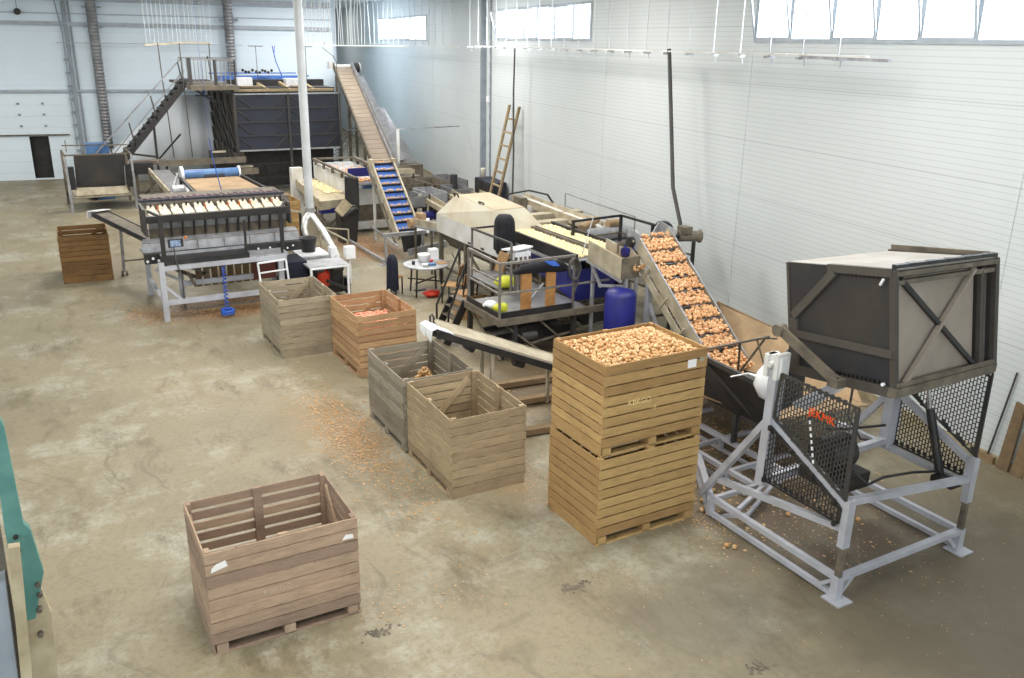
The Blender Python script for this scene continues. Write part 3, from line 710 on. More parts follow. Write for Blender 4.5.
# tipping box
def bx(a, b, c): return T(a, b, c)
nl, nr, fl_ = (.20, -.05), (2.28, .12), (.24, 1.42)
zt, zb = 3.93, 2.60
slope = -.145                       # the floor of the box falls away towards the hopper
def q(u, v, t):                      # u 0..1 across, v 0..1 back, t 0..1 height; the box hangs tilted in its frame
    x = .17 + 2.08 * u + .02 * v + (1 - t) * .11; y = .04 + .20 * u + 1.44 * v - (1 - t) * .16
    z = 3.93 - .12 * u - .23 * v - (1 - t) * 1.33
    return T(x, y, z)
tb = MB(); tb.plate([q(0, 0, 0), q(0, 1, 0), q(0, 1, 1), q(0, 0, 1)], .02); tbo = tb.build('tipping_box', 'boxdark', tp, 'dark raised box with a cross-braced near face')
for u in (1,):
    m = MB(); m.plate([q(u, 0, 0), q(u, 1, 0), q(u, 1, 1), q(u, 0, 1)], .02); m.build('side_sheet', 'boxdark', tbo, world=True)
def sub(name, mt, fn, label=None):
    m = MB(); fn(m); return m.build(name, mt, tbo, label)
def f(m):
    m.plate([q(.02, .035, .03), q(.80, .035, .03), q(.80, .035, .93), q(.02, .035, .93)], .015)
sub('face_sheet', 'boxtan', f, 'taupe dusty near face sheet')
def f(m):
    m.plate([q(0, 0, 1), q(1, 0, 1), q(1, 1, 1), q(0, 1, 1)], .015)
    m.plate([q(0, 0, 0), q(1, 0, 0), q(1, 1, 0), q(0, 1, 0)], .015)
sub('cover_sheet', 'topsheet', f, 'pale dusty top sheet')
def f(m): m.plate([q(1, .98, 1.0), q(1, .05, 1.0), q(1, .05, 1.05), q(1, .98, 1.07)], .03)
sub('raised_lip', 'dusty', f)
w_ = .07
def f(m):
    for u in (0, 1): m.bar(q(u, 0, 0), q(u, 0, 1), .065)
    m.bar(q(.84, 0, .04), q(.84, 0, .93), .05); m.bar(q(.9, .02, .04), q(.9, .02, .93), .04)
sub('upright', 'brace', f)
def f(m):
    m.bar(q(-.02, 0, 0), q(1.0, 0, 0), .1, .11); m.bar(q(0, -.03, .06), q(.97, -.03, .06), .04, .04)
    m.bar(q(0, 0, .97), q(1, 0, .97), .07, .05); m.bar(q(0, 0, .90), q(.97, 0, .90), .05, .05)
sub('front_rail', 'dusty', f)
def f(m):
    m.bar(q(0, 0, 1.03), q(1, 0, 1.03), .05, .04)
    for k in range(5): m.bar(q(.12 + k * .18, 0, 1.035), q(.2 + k * .18, 0, 1.035), .06, .035)
sub('top_rail', 'black', f)
def f(m): m.bar(q(.05, .0, .93), q(.80, 0, .05), .05, .05)
sub('cross_brace', 'black', f)
def f(m): m.bar(q(.07, -.01, .04), q(.76, -.01, .93), .05, .05)
sub('cross_brace', 'boxtan', f)
def f(m):
    m.bar(q(0, 0, .0), q(0, 1, 0.02), .08, .12); m.bar(q(0, 0, .98), q(0, .58, .98), .08, .09); m.bar(q(-.01, 0, .32), q(-.01, .95, .36), .05, .09)
    m.bar(q(-.012, .52, .95), q(-.012, .95, .52), .05, .1); m.bar(q(-.01, .95, .0), q(-.01, .95, .5), .04, .12); m.bar(q(0, 1, 0), q(0, 1, 1), .04, .04)
    m.bar(q(1, 0, 0), q(1, 1, 0), .08, .1); m.bar(q(1, 0, 1), q(1, 1, 1), .08, .06)
sub('side_brace', 'brace', f)
def f(m):
    for k in range(11): m.bar(q(-.015, .12 + k * .04, .07), q(-.015, .13 + k * .04, .07), .03, .035)
    for k in range(11): m.bar(q(-.015, .12 + k * .04, .93), q(-.015, .13 + k * .04, .93), .015, .02)
sub('rivet', 'black', f)
def f(m):
    m.bar(q(-.03, .09, .88), q(-.03, .06, .93), .02); m.tube(q(-.02, .07, .06), q(-.035, .07, .06), .02)
sub('hook', 'plastic', f, 'small white hook')
def f(m): m.bar(T(.02, 1.33, 2.93), T(.02, .44, 2.58), .045, .12, up=(0, 0, 1)); m.tube(T(-.04, 1.33, 2.92), T(.08, 1.33, 2.92), .075); m.box(TX - .05, TX + .1, TY + .36, TY + .5, 2.52, 2.62)
TB('lift_arm', 'dusty', f, 'dusty brown lifting arm')
def f(m):
    m.bar(T(2.2, 1.2, 2.3), T(2.2, .85, 2.45), .1); m.bar(T(.3, 1.2, 1.95), T(.5, .6, 2.5), .08)
    m.bar(T(1.75, 2.3, 1.2), T(2.15, 1.15, 2.4), .08, .1)
TB('support_strut', 'frame_grey', f)
def f(m): m.hose([T(2.0, 1.2, 2.6), T(1.72, 1.5, 2.1), T(1.7, 1.5, 1.4), T(1.9, 1.4, 1.06), T(2.1, 1.3, 1.02)], .018); m.hose([T(1.55, 1.6, 1.2), T(1.5, 1.62, .7), T(1.45, 1.6, .1)], .008)
TB('hydraulic_hose', 'cable', f)

# ------------------------------------------------------------------ receiving hopper
hp = thing('receiving_hopper', 'dark steel hopper with brown dusty inside between tipper and elevator', 'hopper', (10, 9.8, 0))
def HB(name, mt, fn, label=None, par=None):
    m = MB(); fn(m); return m.build(name, mt, par or hp, label)
HB('side_wall', 'black', lambda m: (m.plate([(8.62, 9.22, 1.66), (8.58, 7.92, 1.66), (9.05, 8.2, .82), (9.2, 8.95, .72)], .03), m.plate([(8.62, 9.22, 1.66), (9.2, 8.95, .72), (9.6, 11.2, .5), (9.1, 11.2, 1.5)], .03)), 'black outer side wall')
HB('rim', 'dark', lambda m: (m.bar((8.62, 9.3, 1.68), (8.56, 7.9, 1.68), .06, .07), m.bar((8.62, 9.22, 1.6), (9.15, 8.5, .8), .06), m.bar((8.85, 8.6, 1.5), (9.13, 8.5, .8), .05), m.bar((8.64, 9.3, 1.66), (9.1, 11.2, 1.5), .05), m.bar((9.05, 8.2, .82), (9.2, 8.95, .72), .07), m.bar((8.64, 9.3, 1.5), (8.5, 9.3, .25), .07), m.bar((9.15, 9.0, .75), (9.15, 9.0, .25), .07)))
HB('floor_sheet', 'tan', lambda m: (m.plate([(9.15, 8.3, .92), (11.2, 8.2, .8), (10.6, 11.3, .42), (9.35, 11.2, .5)], .02), m.plate([(11.1, 11.6, .42), (11.95, 12.5, 1.2), (11.98, 9.4, 1.05), (11.15, 8.3, .78)], .02)), 'brown dusty sloping floor')
HB('back_sheet', 'tan', lambda m: m.plate([(11.95, 12.6, 1.25), (11.95, 10.6, 1.12), (12.05, 9.2, 1.0), (12.02, 9.2, .3), (11.9, 12.6, .3)], .02), 'brown dusty back sheet')
HB('end_sheet', 'black', lambda m: (m.plate([(8.56, 7.95, 1.92), (9.3, 7.95, 2.42), (9.4, 8.0, 1.3), (8.75, 8.0, 1.2)], .02),), 'black end sheet')
HB('tie_rod', 'dusty', lambda m: (m.bar((8.2, 8.92, 1.96), (9.5, 8.85, 2.0), .035, .03), m.bar((9.45, 8.86, 1.98), (9.62, 8.8, 1.96), .02), m.bar((8.95, 8.88, 1.97), (9.3, 9.2, 1.1), .03), m.bar((9.28, 8.87, 1.97), (9.35, 8.6, 1.35), .02), m.bar((9.42, 8.86, 1.97), (9.25, 9.3, 1.1), .03), m.bar((8.2, 8.92, 1.96), (8.62, 9.25, 1.66), .03)))
# white sack hung over the hopper corner
m = MB(); m.hose([(8.55, 7.92, 2.02), (8.53, 7.9, 1.92), (8.52, 7.88, 1.78), (8.55, 7.84, 1.64), (8.57, 7.8, 1.56)], [.06, .14, .19, .16, .08], 10)
m.hose([(8.5, 8.0, 1.82), (8.42, 8.15, 1.84), (8.3, 8.35, 1.74)], [.03, .012, .012], 6)
one(m, 'sack', 'plastic', 'crumpled white sack hanging over the hopper corner by the tipper post', 'sack')

# ------------------------------------------------------------------ onion elevator
el = thing('onion_elevator', 'steep steel elevator full of amber onions rising from the hopper', 'conveyor', (11, 12.4, 0))
def EB(name, mt, fn, label=None):
    m = MB(); fn(m); return m.build(name, mt, el, label)
EY0, EZ0, EY1, EZ1 = 10.95, .50, 13.5, 2.50
def ep(x, t, n=0):   # along the bed, n = height above it
    dy, dz = EY1 - EY0, EZ1 - EZ0; l = math.hypot(dy, dz)
    return (x, EY0 + dy * t - dz / l * n, EZ0 + dz * t + dy / l * n)
for x in (10.47, 11.30):
    EB('side_wall', 'dustlight', lambda m: m.plate([ep(x, -.02, -.14), ep(x, 1.03, -.14), ep(x, 1.03, .12), ep(x, -.02, .12)], .025), 'dusty steel side wall')
    EB('edge_trim', 'steel', lambda m: m.bar(ep(x, -.02, .123), ep(x, 1.03, .123), .03, .012), 'bright worn top edge')
EB('return_channel', 'dustlight', lambda m: (m.plate([ep(10.42, .0, -.3), ep(10.42, 1.0, -.3), ep(10.42, 1.0, -.16), ep(10.42, .0, -.16)], .03), [m.bar(ep(10.40, .1 + k * .22, -.32), ep(10.40, .1 + k * .22, .0), .03, .04) for k in range(5)]))
EB('belt', 'belt', lambda m: m.plate([ep(10.48, 0, 0), ep(10.48, 1, 0), ep(11.29, 1, 0), ep(11.29, 0, 0)], .02))
def f(m):
    for k in range(10): m.plate([ep(10.49, .03 + k * .105, 0), ep(11.28, .03 + k * .105, 0), ep(11.28, .03 + k * .105, .075), ep(10.49, .03 + k * .105, .075)], .012)
EB('flight', 'steel', f)
EB('head_plate', 'steel', lambda m: (m.plate([(10.46, 13.4, 2.25), (10.46, 13.75, 2.4), (10.46, 13.7, 2.66), (10.46, 13.3, 2.6)], .02), m.plate([(11.32, 13.4, 2.2), (11.32, 13.95, 2.35), (11.32, 13.8, 2.72), (11.32, 13.25, 2.62)], .02), m.plate([(11.1, 13.8, 2.45), (11.32, 13.8, 2.45), (11.32, 13.82, 2.66), (11.3, 13.82, 2.68)], .02)), 'bright upright plates at the elevator head')
EB('head_shaft', 'black', lambda m: (m.tube((10.35, 13.55, 2.42), (11.65, 13.55, 2.42), .06), m.tube((10.36, 13.55, 2.42), (10.46, 13.55, 2.42), .1)))
EB('gear_motor', 'dusty', lambda m: (m.tube((11.6, 13.55, 2.42), (12.0, 13.5, 2.40), .11, n=16), m.tube((12.0, 13.5, 2.4), (12.12, 13.48, 2.39), .08, .14, n=16), m.box(11.65, 11.85, 13.4, 13.65, 2.48, 2.62)), 'dusty gear motor')
for x in (10.5, 11.28):
    EB('leg', 'frame_grey', lambda m: (m.bar((x, 13.0, 2.05), (x, 13.0, 0), .1), m.bar((x, 12.95, 1.3), (x + .0, 12.1, .02), .06), m.bar((x, 13.0, .75), (x, 11.7, .75), .05)))
EB('cross_tie', 'dusty', lambda m: (m.bar((10.5, 13.0, 1.0), (11.28, 13.0, 1.0), .05), m.bar((10.5, 12.1, .1), (11.28, 12.1, .1), .05), m.bar((10.5, 12.5, 1.2), (11.28, 12.4, .9), .04), m.bar((10.5, 12.2, .9), (11.28, 12.6, 1.1), .04)))
sp = []
for k in range(50):
    for i in range(16):
        t = (k + rnd.uniform(-.3, .3)) / 50
        ph = ((t - .03) / .105) % 1
        if (ph > .9 or ph < .03) and rnd.random() < .6: continue
        n_ = .045 + .075 * (1 - ph) + rnd.uniform(-.02, .03)
        sp.append((*ep(10.53 + i * .0465 + rnd.uniform(-.02, .02), t, n_), rnd.uniform(.032, .044)))
stuff_onions('onion_flow', sp, 'onion_bright', 'amber onions riding in rows up the steep elevator', 2)
sp = [(rnd.uniform(10.45, 11.25), rnd.uniform(10.75, 11.2), rnd.uniform(.5, .66), .036) for _ in range(170)]
stuff_onions('onion_heap', sp, 'onion_bright', 'onions lying at the bottom of the hopper before the elevator')
# far operator platform rail behind the elevator, black coat on it
rl = thing('guard_railing', 'dark railing of the rear platform between elevator head and wall', 'railing', (12.2, 16, 0))
MB().path([(11.0, 16.5, 2.25), (12.35, 16.5, 2.28), (12.35, 13.9, 2.28)], .05).build('top_rail', 'black', rl)
MB().path([(11.0, 16.5, 1.85), (12.35, 16.5, 1.87), (12.35, 13.9, 1.87)], .035).build('middle_rail', 'dusty', rl)
for p_ in ((11.0, 16.5), (12.35, 16.5), (12.35, 15.3), (12.35, 14.5), (12.35, 13.9)):
    MB().bar((p_[0], p_[1], 0), (p_[0], p_[1], 2.28), .06).build('post', 'black', rl)
MB().box(11.95, 12.4, 13.9, 16.5, .95, 1.0).build('walkway', 'dusty', rl)
m = drape(12.34, 14.9, 2.42, 1.9, .15, .24, .5, seed=9)
one(m, 'jacket', 'cloth', 'black jacket bundled over the rear platform railing beside elevator head', 'jacket')

# ------------------------------------------------------------------ inspection table
it = thing('inspection_table', 'roller inspection table with two lanes of pale onions and cobalt side panels', 'machine', (10.6, 16.3, 0))
def IB(name, mt, fn, label=None):
    m = MB(); fn(m); return m.build(name, mt, it, label)
IB('side_rail', 'black', lambda m: (m.box(9.86, 9.92, 14.65, 17.9, 1.74, 1.98), m.box(11.28, 11.34, 14.65, 17.9, 1.74, 1.98)))
IB('edge_strip', 'steel', lambda m: (m.box(9.82, 9.87, 14.5, 17.7, 1.66, 1.72), m.box(11.34, 11.4, 14.5, 17.9, 1.88, 1.96)))
IB('roller_bed', 'steel', lambda m: [m.tube((9.93, 14.7 + k * .08, 1.83), (11.28, 14.7 + k * .08, 1.83), .03, n=6) for k in range(40)])
IB('lane_divider', 'dusty', lambda m: (m.bar((10.56, 14.6, 1.93), (10.56, 17.9, 1.93), .05, .1), m.bar((10.66, 14.6, 1.93), (10.66, 17.9, 1.93), .03, .1)))
IB('side_panel', 'blue', lambda m: (m.plate([(9.9, 15.0, 1.66), (9.9, 17.5, 1.66), (9.94, 17.3, 1.25), (9.94, 15.0, 1.15)], .02), m.plate([(9.94, 14.75, 1.62), (10.95, 14.75, 1.62), (10.95, 14.75, .95), (9.94, 14.75, .95)], .02), m.plate([(9.93, 14.75, 1.64), (9.93, 15.6, 1.64), (9.93, 15.6, 1.1), (9.93, 14.75, .95)], .02), m.plate([(11.3, 14.75, 1.62), (11.3, 17.5, 1.62), (11.3, 17.5, 1.1), (11.3, 14.75, 1.0)], .02)), 'cobalt blue panel')
for (x, y) in ((10.0, 14.9), (11.25, 14.9), (10.0, 17.6), (11.25, 17.6), (10.0, 16.2), (11.25, 16.2)):
    IB('leg', 'dusty', lambda m: m.bar((x, y, 0), (x, y, 1.74), .08))
IB('under_body', 'black', lambda m: (m.plate([(10.0, 14.95, .82), (11.2, 14.95, .82), (10.9, 14.95, .3), (10.3, 14.95, .3)], .03), m.plate([(10.02, 15.0, .8), (10.02, 17.5, .8), (10.4, 17.5, .3), (10.4, 15.0, .3)], .03)), 'black waste hopper under the table')  # added dark body standing in for the shadow below the table
IB('under_frame', 'dusty', lambda m: (m.bar((10.0, 14.9, .8), (11.25, 14.9, .8), .06), m.bar((10.0, 14.9, .4), (10.0, 17.6, .4), .06), m.bar((10, 14.9, 1.0), (10, 17.6, 1.0), .05), m.bar((10.0, 14.9, .1), (10.0, 16.2, .9), .05), m.bar((10, 16.2, .9), (10, 17.6, .1), .05), m.box(10.0, 11.2, 14.9, 17.6, .85, .9)))
sp = []
for x0, x1_, y0_, y1_ in ((9.96, 10.52, 14.75, 17.85), (10.72, 11.26, 15.0, 17.9)):
    nxx = 9; nyy = int((y1_ - y0_) / .064)
    for i in range(nxx):
        for j in range(nyy):
            sp.append((x0 + (i + .5) * (x1_ - x0) / nxx + rnd.uniform(-.015, .015), y0_ + j * .064 + rnd.uniform(-.015, .015), 1.89 + rnd.uniform(0, .025), rnd.uniform(.03, .036)))
stuff_onions('onion_layer', sp, 'onion_pale', 'pale yellow onions covering both lanes of the inspection table', 1)
# feed chute of tan sheet
fc = thing('feed_chute', 'tan sheet-metal chute box between elevator head and inspection table', 'chute', (10.4, 13.8, 0))
def f(m):
    m.plate([(9.97, 14.35, 2.33), (9.97, 13.22, 2.2), (9.97, 13.22, 1.78), (9.97, 14.35, 1.92)], .03)
m = MB(); f(m); m.build('side_sheet', 'dustlight', fc)
MB().plate([(9.97, 13.22, 2.2), (10.4, 13.22, 2.2), (10.4, 13.22, 1.78), (9.97, 13.22, 1.78)], .03).build('end_sheet', 'dusty', fc)
MB().plate([(10.4, 14.35, 2.33), (10.4, 13.25, 2.2), (10.4, 13.25, 1.8), (10.4, 14.35, 1.92)], .03).build('side_sheet', 'dustlight', fc)
MB().plate([(9.97, 14.35, 2.1), (10.42, 14.35, 2.1), (10.42, 13.22, 1.95), (9.97, 13.22, 1.95)], .03).build('floor_sheet', 'tan', fc)
MB().plate([(10.35, 13.9, 2.35), (10.75, 13.9, 2.32), (10.75, 13.9, 2.1), (10.35, 13.9, 2.12)], .03).build('baffle', 'dusty', fc)
MB().path([(9.97, 14.4, 1.9), (9.97, 13.2, 1.74)], .05).build('under_rail', 'steel', fc)
m = MB(); m.bar((9.97, 14.25, 1.9), (10.0, 13.9, 1.45), .05); m.bar((9.98, 13.95, 1.48), (10.1, 13.25, 1.62), .05); m.bar((10.1, 13.22, 0), (10.1, 13.22, 1.78), .06); m.bar((10.35, 13.22, 0), (10.35, 13.22, 1.78), .06); m.bar((10.0, 14.2, 0), (10.0, 14.2, 1.9), .06)
m.build('support_bar', 'steel', fc)
sp = [(rnd.uniform(10.02, 10.38), rnd.uniform(13.28, 14.3), 2.02 + rnd.uniform(0, .06), .033) for _ in range(130)] + [(rnd.uniform(10.2, 10.45), rnd.uniform(13.1, 13.25), 2.0 + rnd.uniform(-.05, .05), .033) for _ in range(14)]
stuff_onions('onion_heap', sp, 'onion', 'onions inside the tan feed chute')
m = MB(); m.tube((10.42, 13.62, 2.2), (10.72, 13.62, 2.2), .17, n=20); m.tube((10.3, 13.62, 2.2), (10.42, 13.62, 2.2), .1, n=14)
one(m, 'drive_motor', 'blue', 'dark blue drive motor beside the elevator head', 'motor')
# big blue barrel-like cover
m = MB(); m.lathe((10.02, 13.25, .1), [(.30, 0), (.31, .02), (.31, 1.36), (.27, 1.44), (.12, 1.5)], 28)
one(m, 'waste_barrel', 'blue', 'tall cobalt blue cylindrical barrel below the feed chute', 'barrel')

# ------------------------------------------------------------------ hooded machine
hm = thing('hooded_polisher', 'long machine under a cream dusty hood with sloped front', 'machine', (10.2, 19.5, 0))
def PB(name, mt, fn, label=None):
    m = MB(); fn(m); return m.build(name, mt, hm, label)
pr = [(9.6, 1.32), (9.6, 1.79), (9.78, 2.38), (10.85, 2.40), (11.4, 1.9), (11.4, 1.32)]
ya, yb = 17.6, 20.9
ya0 = 17.5
PB('hood_front', 'white', lambda m: (m.plate([(9.6, ya0, 1.32), (9.6, yb, 1.32), (9.6, yb, 1.79), (9.6, ya0, 1.79)], .03),), 'white lower front panel')
PB('hood_slope', 'cream', lambda m: (m.plate([(9.6, ya0, 1.79), (9.6, yb, 1.79), (9.73, 20.0, 2.4), (9.62, 17.7, 2.4)], .03),), 'cream sloped panel')
PB('hood_top', 'hoodtan', lambda m: (m.plate([(9.62, 17.7, 2.4), (9.73, 20.0, 2.4), (10.68, 20.0, 2.4), (10.42, 17.75, 2.4)], .03), m.plate([(10.68, 20.0, 2.4), (10.42, 17.75, 2.4), (10.95, 17.6, 1.85), (11.2, yb, 1.79)], .03)), 'tan dust-covered top panels')
PB('hood_end', 'cream', lambda m: (m.plate([(9.6, ya0, 1.32), (9.6, ya0, 1.79), (9.62, 17.7, 2.4), (10.42, 17.75, 2.4), (10.95, 17.6, 1.85), (10.95, ya0, 1.32)], .03), m.plate([(9.6, yb, 1.32), (9.6, yb, 1.79), (9.73, 20.0, 2.4), (10.68, 20.0, 2.4), (11.2, yb, 1.79), (11.2, yb, 1.32)], .03)))
for y_ in (19.9, 18.5):
    PB('handle', 'black', lambda m: m.hose([(9.72, y_ + .12, 2.36), (9.66, y_ + .12, 2.46), (9.66, y_ - .1, 2.46), (9.72, y_ - .1, 2.36)], .022, 8), 'black grab handle')
PB('latch', 'black', lambda m: (m.box(9.56, 9.6, 18.9, 19.02, 1.36, 1.4), m.box(9.56, 9.6, 18.2, 18.32, 1.36, 1.4)))
PB('lower_body', 'dusty', lambda m: (m.plate([(9.66, ya0, 1.3), (9.66, yb, 1.3), (9.95, yb, .95), (9.95, ya0, .95)], .03), m.box(9.95, 11.3, ya0, yb, .9, 1.3)))
for (x, y) in ((9.66, 20.8), (9.66, 19.3), (9.66, 17.9), (11.3, 20.8), (11.3, 17.9)):
    PB('leg', 'dusty', lambda m: m.bar((x, y, 0), (x, y, 1.32), .09))
PB('brace', 'dusty', lambda m: (m.bar((9.66, 19.3, 1.2), (9.66, 18.2, .5), .05), m.bar((9.66, 20.8, .4), (9.66, 17.9, .4), .05), m.hose([(9.6, 20.0, .9), (9.4, 19.5, .95), (9.4, 19.0, .7), (9.5, 18.6, .3)], .02)))
# infeed conveyor left of hood
ic = thing('infeed_conveyor', 'short dusty conveyor leading under the hood from the cleated elevator', 'conveyor', (10, 22.2, 0))
m = MB(); m.plate([(9.66, 20.95, 1.5), (9.66, 22.7, 1.35), (9.66, 22.7, 1.12), (9.66, 20.95, 1.27)], .04); m.build('side_board', 'dustlight', ic)
m = MB(); m.plate([(10.55, 20.95, 1.5), (10.55, 22.7, 1.35), (10.55, 22.7, 1.12), (10.55, 20.95, 1.27)], .04); m.build('side_board', 'dustlight', ic)
MB().plate([(9.68, 20.95, 1.36), (10.53, 20.95, 1.36), (10.53, 22.7, 1.22), (9.68, 22.7, 1.22)], .03).build('belt', 'belt', ic)
MB().bar((9.6, 21.0, 1.3), (9.6, 22.6, 1.15), .05, .05).build('side_rail', 'steel', ic)
for (x, y) in ((9.66, 21.4), (9.66, 22.5), (10.5, 21.4), (10.5, 22.5)): MB().bar((x, y, 0), (x, y, 1.3), .05).build('leg', 'dusty', ic)
m = MB(); m.tube((9.5, 22.6, 1.22), (9.9, 22.6, 1.22), .13, n=16); m.box(9.75, 9.95, 22.4, 22.7, 1.3, 1.5); m.build('drive_motor', 'tan', ic, 'rusty brown drive motor')
# black jacket on the hood corner and box lid beside
m = drape(9.45, 16.95, 2.44, 1.62, .22, .24, .62, seed=3)
one(m, 'jacket', 'cloth', 'black jacket hanging at the near end of the cream hood', 'jacket')
MB_ = MB(); MB_.bar((9.6, 17.2, 0), (9.6, 17.2, 2.3), .05); one(MB_, 'coat_post', 'dusty', 'thin steel post carrying the black jacket beside the hood', 'post')
pn = thing('control_cabinet', 'slim leaning control box with bright white lid on the operator platform', 'cabinet', (9.1, 15.75, 1.0))
m = MB(); m.plate([(8.95, 15.6, 1.95), (9.4, 15.6, 2.0), (9.4, 16.0, 1.95), (8.9, 16.1, 1.88)], .03); m.build('lid', 'plastic', pn, 'bright white lid')
m = MB(); m.box(8.98, 9.36, 15.62, 15.98, 1.72, 1.9); m.build('tray', 'plastic', pn)
m = MB(); m.plate([(8.88, 16.1, 1.85), (8.92, 15.75, 1.85), (8.85, 15.95, 1.4), (8.82, 16.25, 1.4)], .03); m.build('side_board', 'cardboard', pn)
m = MB()
for k in range(4): m.bar((9.0 + k * .11, 15.62, 1.0), (9.0 + k * .11, 15.62, 1.8), .05)
m.build('leg', 'dusty', pn)
# machinery behind the table next to the wall
bc = thing('sloping_discharge_conveyor', 'long narrow pale conveyor sloping down behind the inspection table', 'conveyor', (12.4, 18.5, 0))
for x in (12.0, 12.4): MB().plate([(x, 21.1, 2.12), (x, 17.0, 1.98), (x, 17.0, 1.78), (x, 21.1, 1.92)], .03).build('side_board', 'dustlight', bc)
MB().plate([(12.0, 21.1, 2.02), (12.4, 21.1, 2.02), (12.4, 17.0, 1.86), (12.0, 17.0, 1.86)], .02).build('belt', 'white', bc)
for y_ in (20.8, 17.3):
    for x in (12.0, 12.4): MB().bar((x, y_, 0), (x, y_, 1.95), .05).build('leg', 'dusty', bc)
m = MB(); m.box(11.75, 11.95, 20.2, 20.6, 1.72, 2.15); m.build('switch_box', 'dusty', bc); m = MB(); m.box(11.95, 12.2, 20.0, 20.25, 1.6, 1.95); m.build('motor_box', 'white', bc, 'white painted motor box')
m = MB(); m.path([(11.6, 20.9, 1.6), (11.7, 20.9, 2.15), (12.3, 20.7, 2.25), (12.4, 19.9, 2.25), (12.5, 19.7, 2.0)], .04); m.build('guard_hoop', 'black', bc)
sg = thing('sizing_unit', 'cream and steel sizing unit behind the far end of the inspection table', 'machine', (11.5, 19, 0))
m = MB(); m.box(10.75, 12.9, 18.2, 18.5, 1.75, 1.9); m.box(10.75, 12.9, 18.9, 19.2, 1.8, 1.95); m.box(10.75, 11.9, 17.95, 18.1, 1.6, 1.8); m.build('beam', 'dustlight', sg)
m = MB(); m.box(10.8, 12.9, 18.0, 19.2, 1.1, 1.72); m.build('body', 'dusty', sg)
m = MB(); m.lathe((12.35, 17.9, 1.62), [(.14, 0), (.17, .1), (.17, .28), (.1, .33)], 18); m.build('dust_pot', 'white', sg, 'white cylindrical pot')
for x in (10.9, 12.8):
    MB().bar((x, 18.2, 0), (x, 18.2, 1.1), .08).build('leg', 'dusty', sg)
rb = thing('roller_bench', 'grey roller bench with cylinders behind the inspection table near the wall', 'machine', (12.2, 16.9, 0))
m = MB(); m.tube((11.6, 16.9, 1.78), (12.9, 16.9, 1.78), .16, n=18); m.build('drum', 'steel', rb)
m = MB(); m.tube((11.5, 16.9, 1.95), (12.2, 17.3, 2.05), .1, n=14); m.tube((12.3, 16.95, 2.0), (12.6, 16.95, 2.0), .1, n=14); m.build('motor', 'tan', rb, 'tan cylindrical motor')
MB().box(11.55, 13.0, 16.7, 17.4, 1.45, 1.62).build('table', 'steel', rb)
for x in (11.6, 12.9): MB().bar((x, 16.8, 0), (x, 16.8, 1.45), .07).build('leg', 'dusty', rb)
mg = thing('mesh_guard', 'thin wire guard frame standing by the wall behind the sloping conveyor', 'guard', (13.4, 18.4, 0))
m = MB(); m.path([(13.3, 20.4, 1.6), (13.3, 20.4, 2.15), (13.3, 17.2, 2.05), (13.3, 17.2, 1.6)], .03); m.bar((13.3, 20.4, 1.8), (13.3, 17.2, 1.75), .02); m.build('frame', 'steel', mg)
for y_ in (20.4, 17.2): MB().bar((13.3, y_, 0), (13.3, y_, 1.6), .04).build('post', 'steel', mg)

# ------------------------------------------------------------------ operator platform
pf = thing('operator_platform', 'steel operator platform with railings in front of the inspection table', 'platform', (8.7, 15, 0))
def OB(name, mt, fn, label=None):
    m = MB(); fn(m); return m.build(name, mt, pf, label)
OB('deck', 'duct', lambda m: (m.box(7.85, 9.85, 14.2, 15.65, .98, 1.0), m.box(8.85, 9.85, 15.65, 17.6, .98, 1.0)))
OB('edge_beam', 'dusty', lambda m: (m.box(7.77, 10.9, 14.12, 14.2, .86, .995), m.box(7.78, 7.86, 14.21, 15.65, .86, .995)))
OB('kick_plate', 'black', lambda m: (m.box(7.86, 9.52, 14.18, 14.2, 1.0, 1.12), m.box(7.84, 7.86, 14.22, 15.65, 1.0, 1.1)))
OB('top_rail', 'rail', lambda m: (m.bar((7.82, 14.18, 2.1), (9.52, 14.18, 2.1), .045), m.bar((7.82, 14.18, 2.1), (7.88, 15.63, 2.1), .045)))
OB('top_rail', 'dark', lambda m: (m.bar((8.87, 17.42, 2.1), (8.9, 15.65, 2.1), .045), m.bar((8.87, 17.42, 2.1), (9.5, 17.42, 2.1), .04)))
OB('middle_rail', 'rail', lambda m: (m.bar((7.82, 14.18, 1.5), (10.4, 14.18, 1.5), .035), m.bar((7.82, 14.18, 1.5), (7.88, 15.63, 1.5), .035), m.bar((7.82, 14.18, 1.75), (7.88, 15.63, 1.72), .03), m.bar((8.87, 17.42, 1.55), (8.9, 15.65, 1.55), .035)))
for (x, y, z1) in ((7.82, 14.18, 2.12), (9.52, 14.18, 2.12), (7.88, 15.63, 2.1), (8.87, 17.42, 2.12), (8.9, 15.65, 2.1)):
    OB('rail_post', 'rail', lambda m: m.bar((x, y, 1.0), (x, y, z1), .042))
for (x, y) in ((8.21, 14.25), (9.6, 14.25), (7.9, 15.6), (9.6, 16.6), (8.9, 17.5), (8.9, 15.7)):
    OB('support_post', 'dark', lambda m: m.bar((x, y, 0), (x, y, .98), .09))
OB('cross_brace', 'dusty', lambda m: (m.bar((7.9, 14.25, .9), (8.9, 14.25, .1), .04), m.bar((9.6, 14.25, .1), (8.7, 14.25, .9), .04), m.bar((8.21, 14.3, .3), (10.4, 14.3, .55), .04), m.bar((7.9, 14.3, .1), (7.9, 15.6, .85), .04), m.bar((9.3, 14.5, .9), (10.2, 14.5, .2), .05)))
OB('hose_coil', 'cable', lambda m: (m.hose([(9.45 + .12 * math.cos(t / 3), 14.12 - .01 * t / 6, 1.85 + .22 * math.sin(t / 3)) for t in range(0, 60)], .016, 6), m.hose([(9.5, 14.14, 2.1), (9.6, 14.13, 1.6), (9.5, 14.13, 1.3)], .02)), 'coiled dark cable on the corner post')
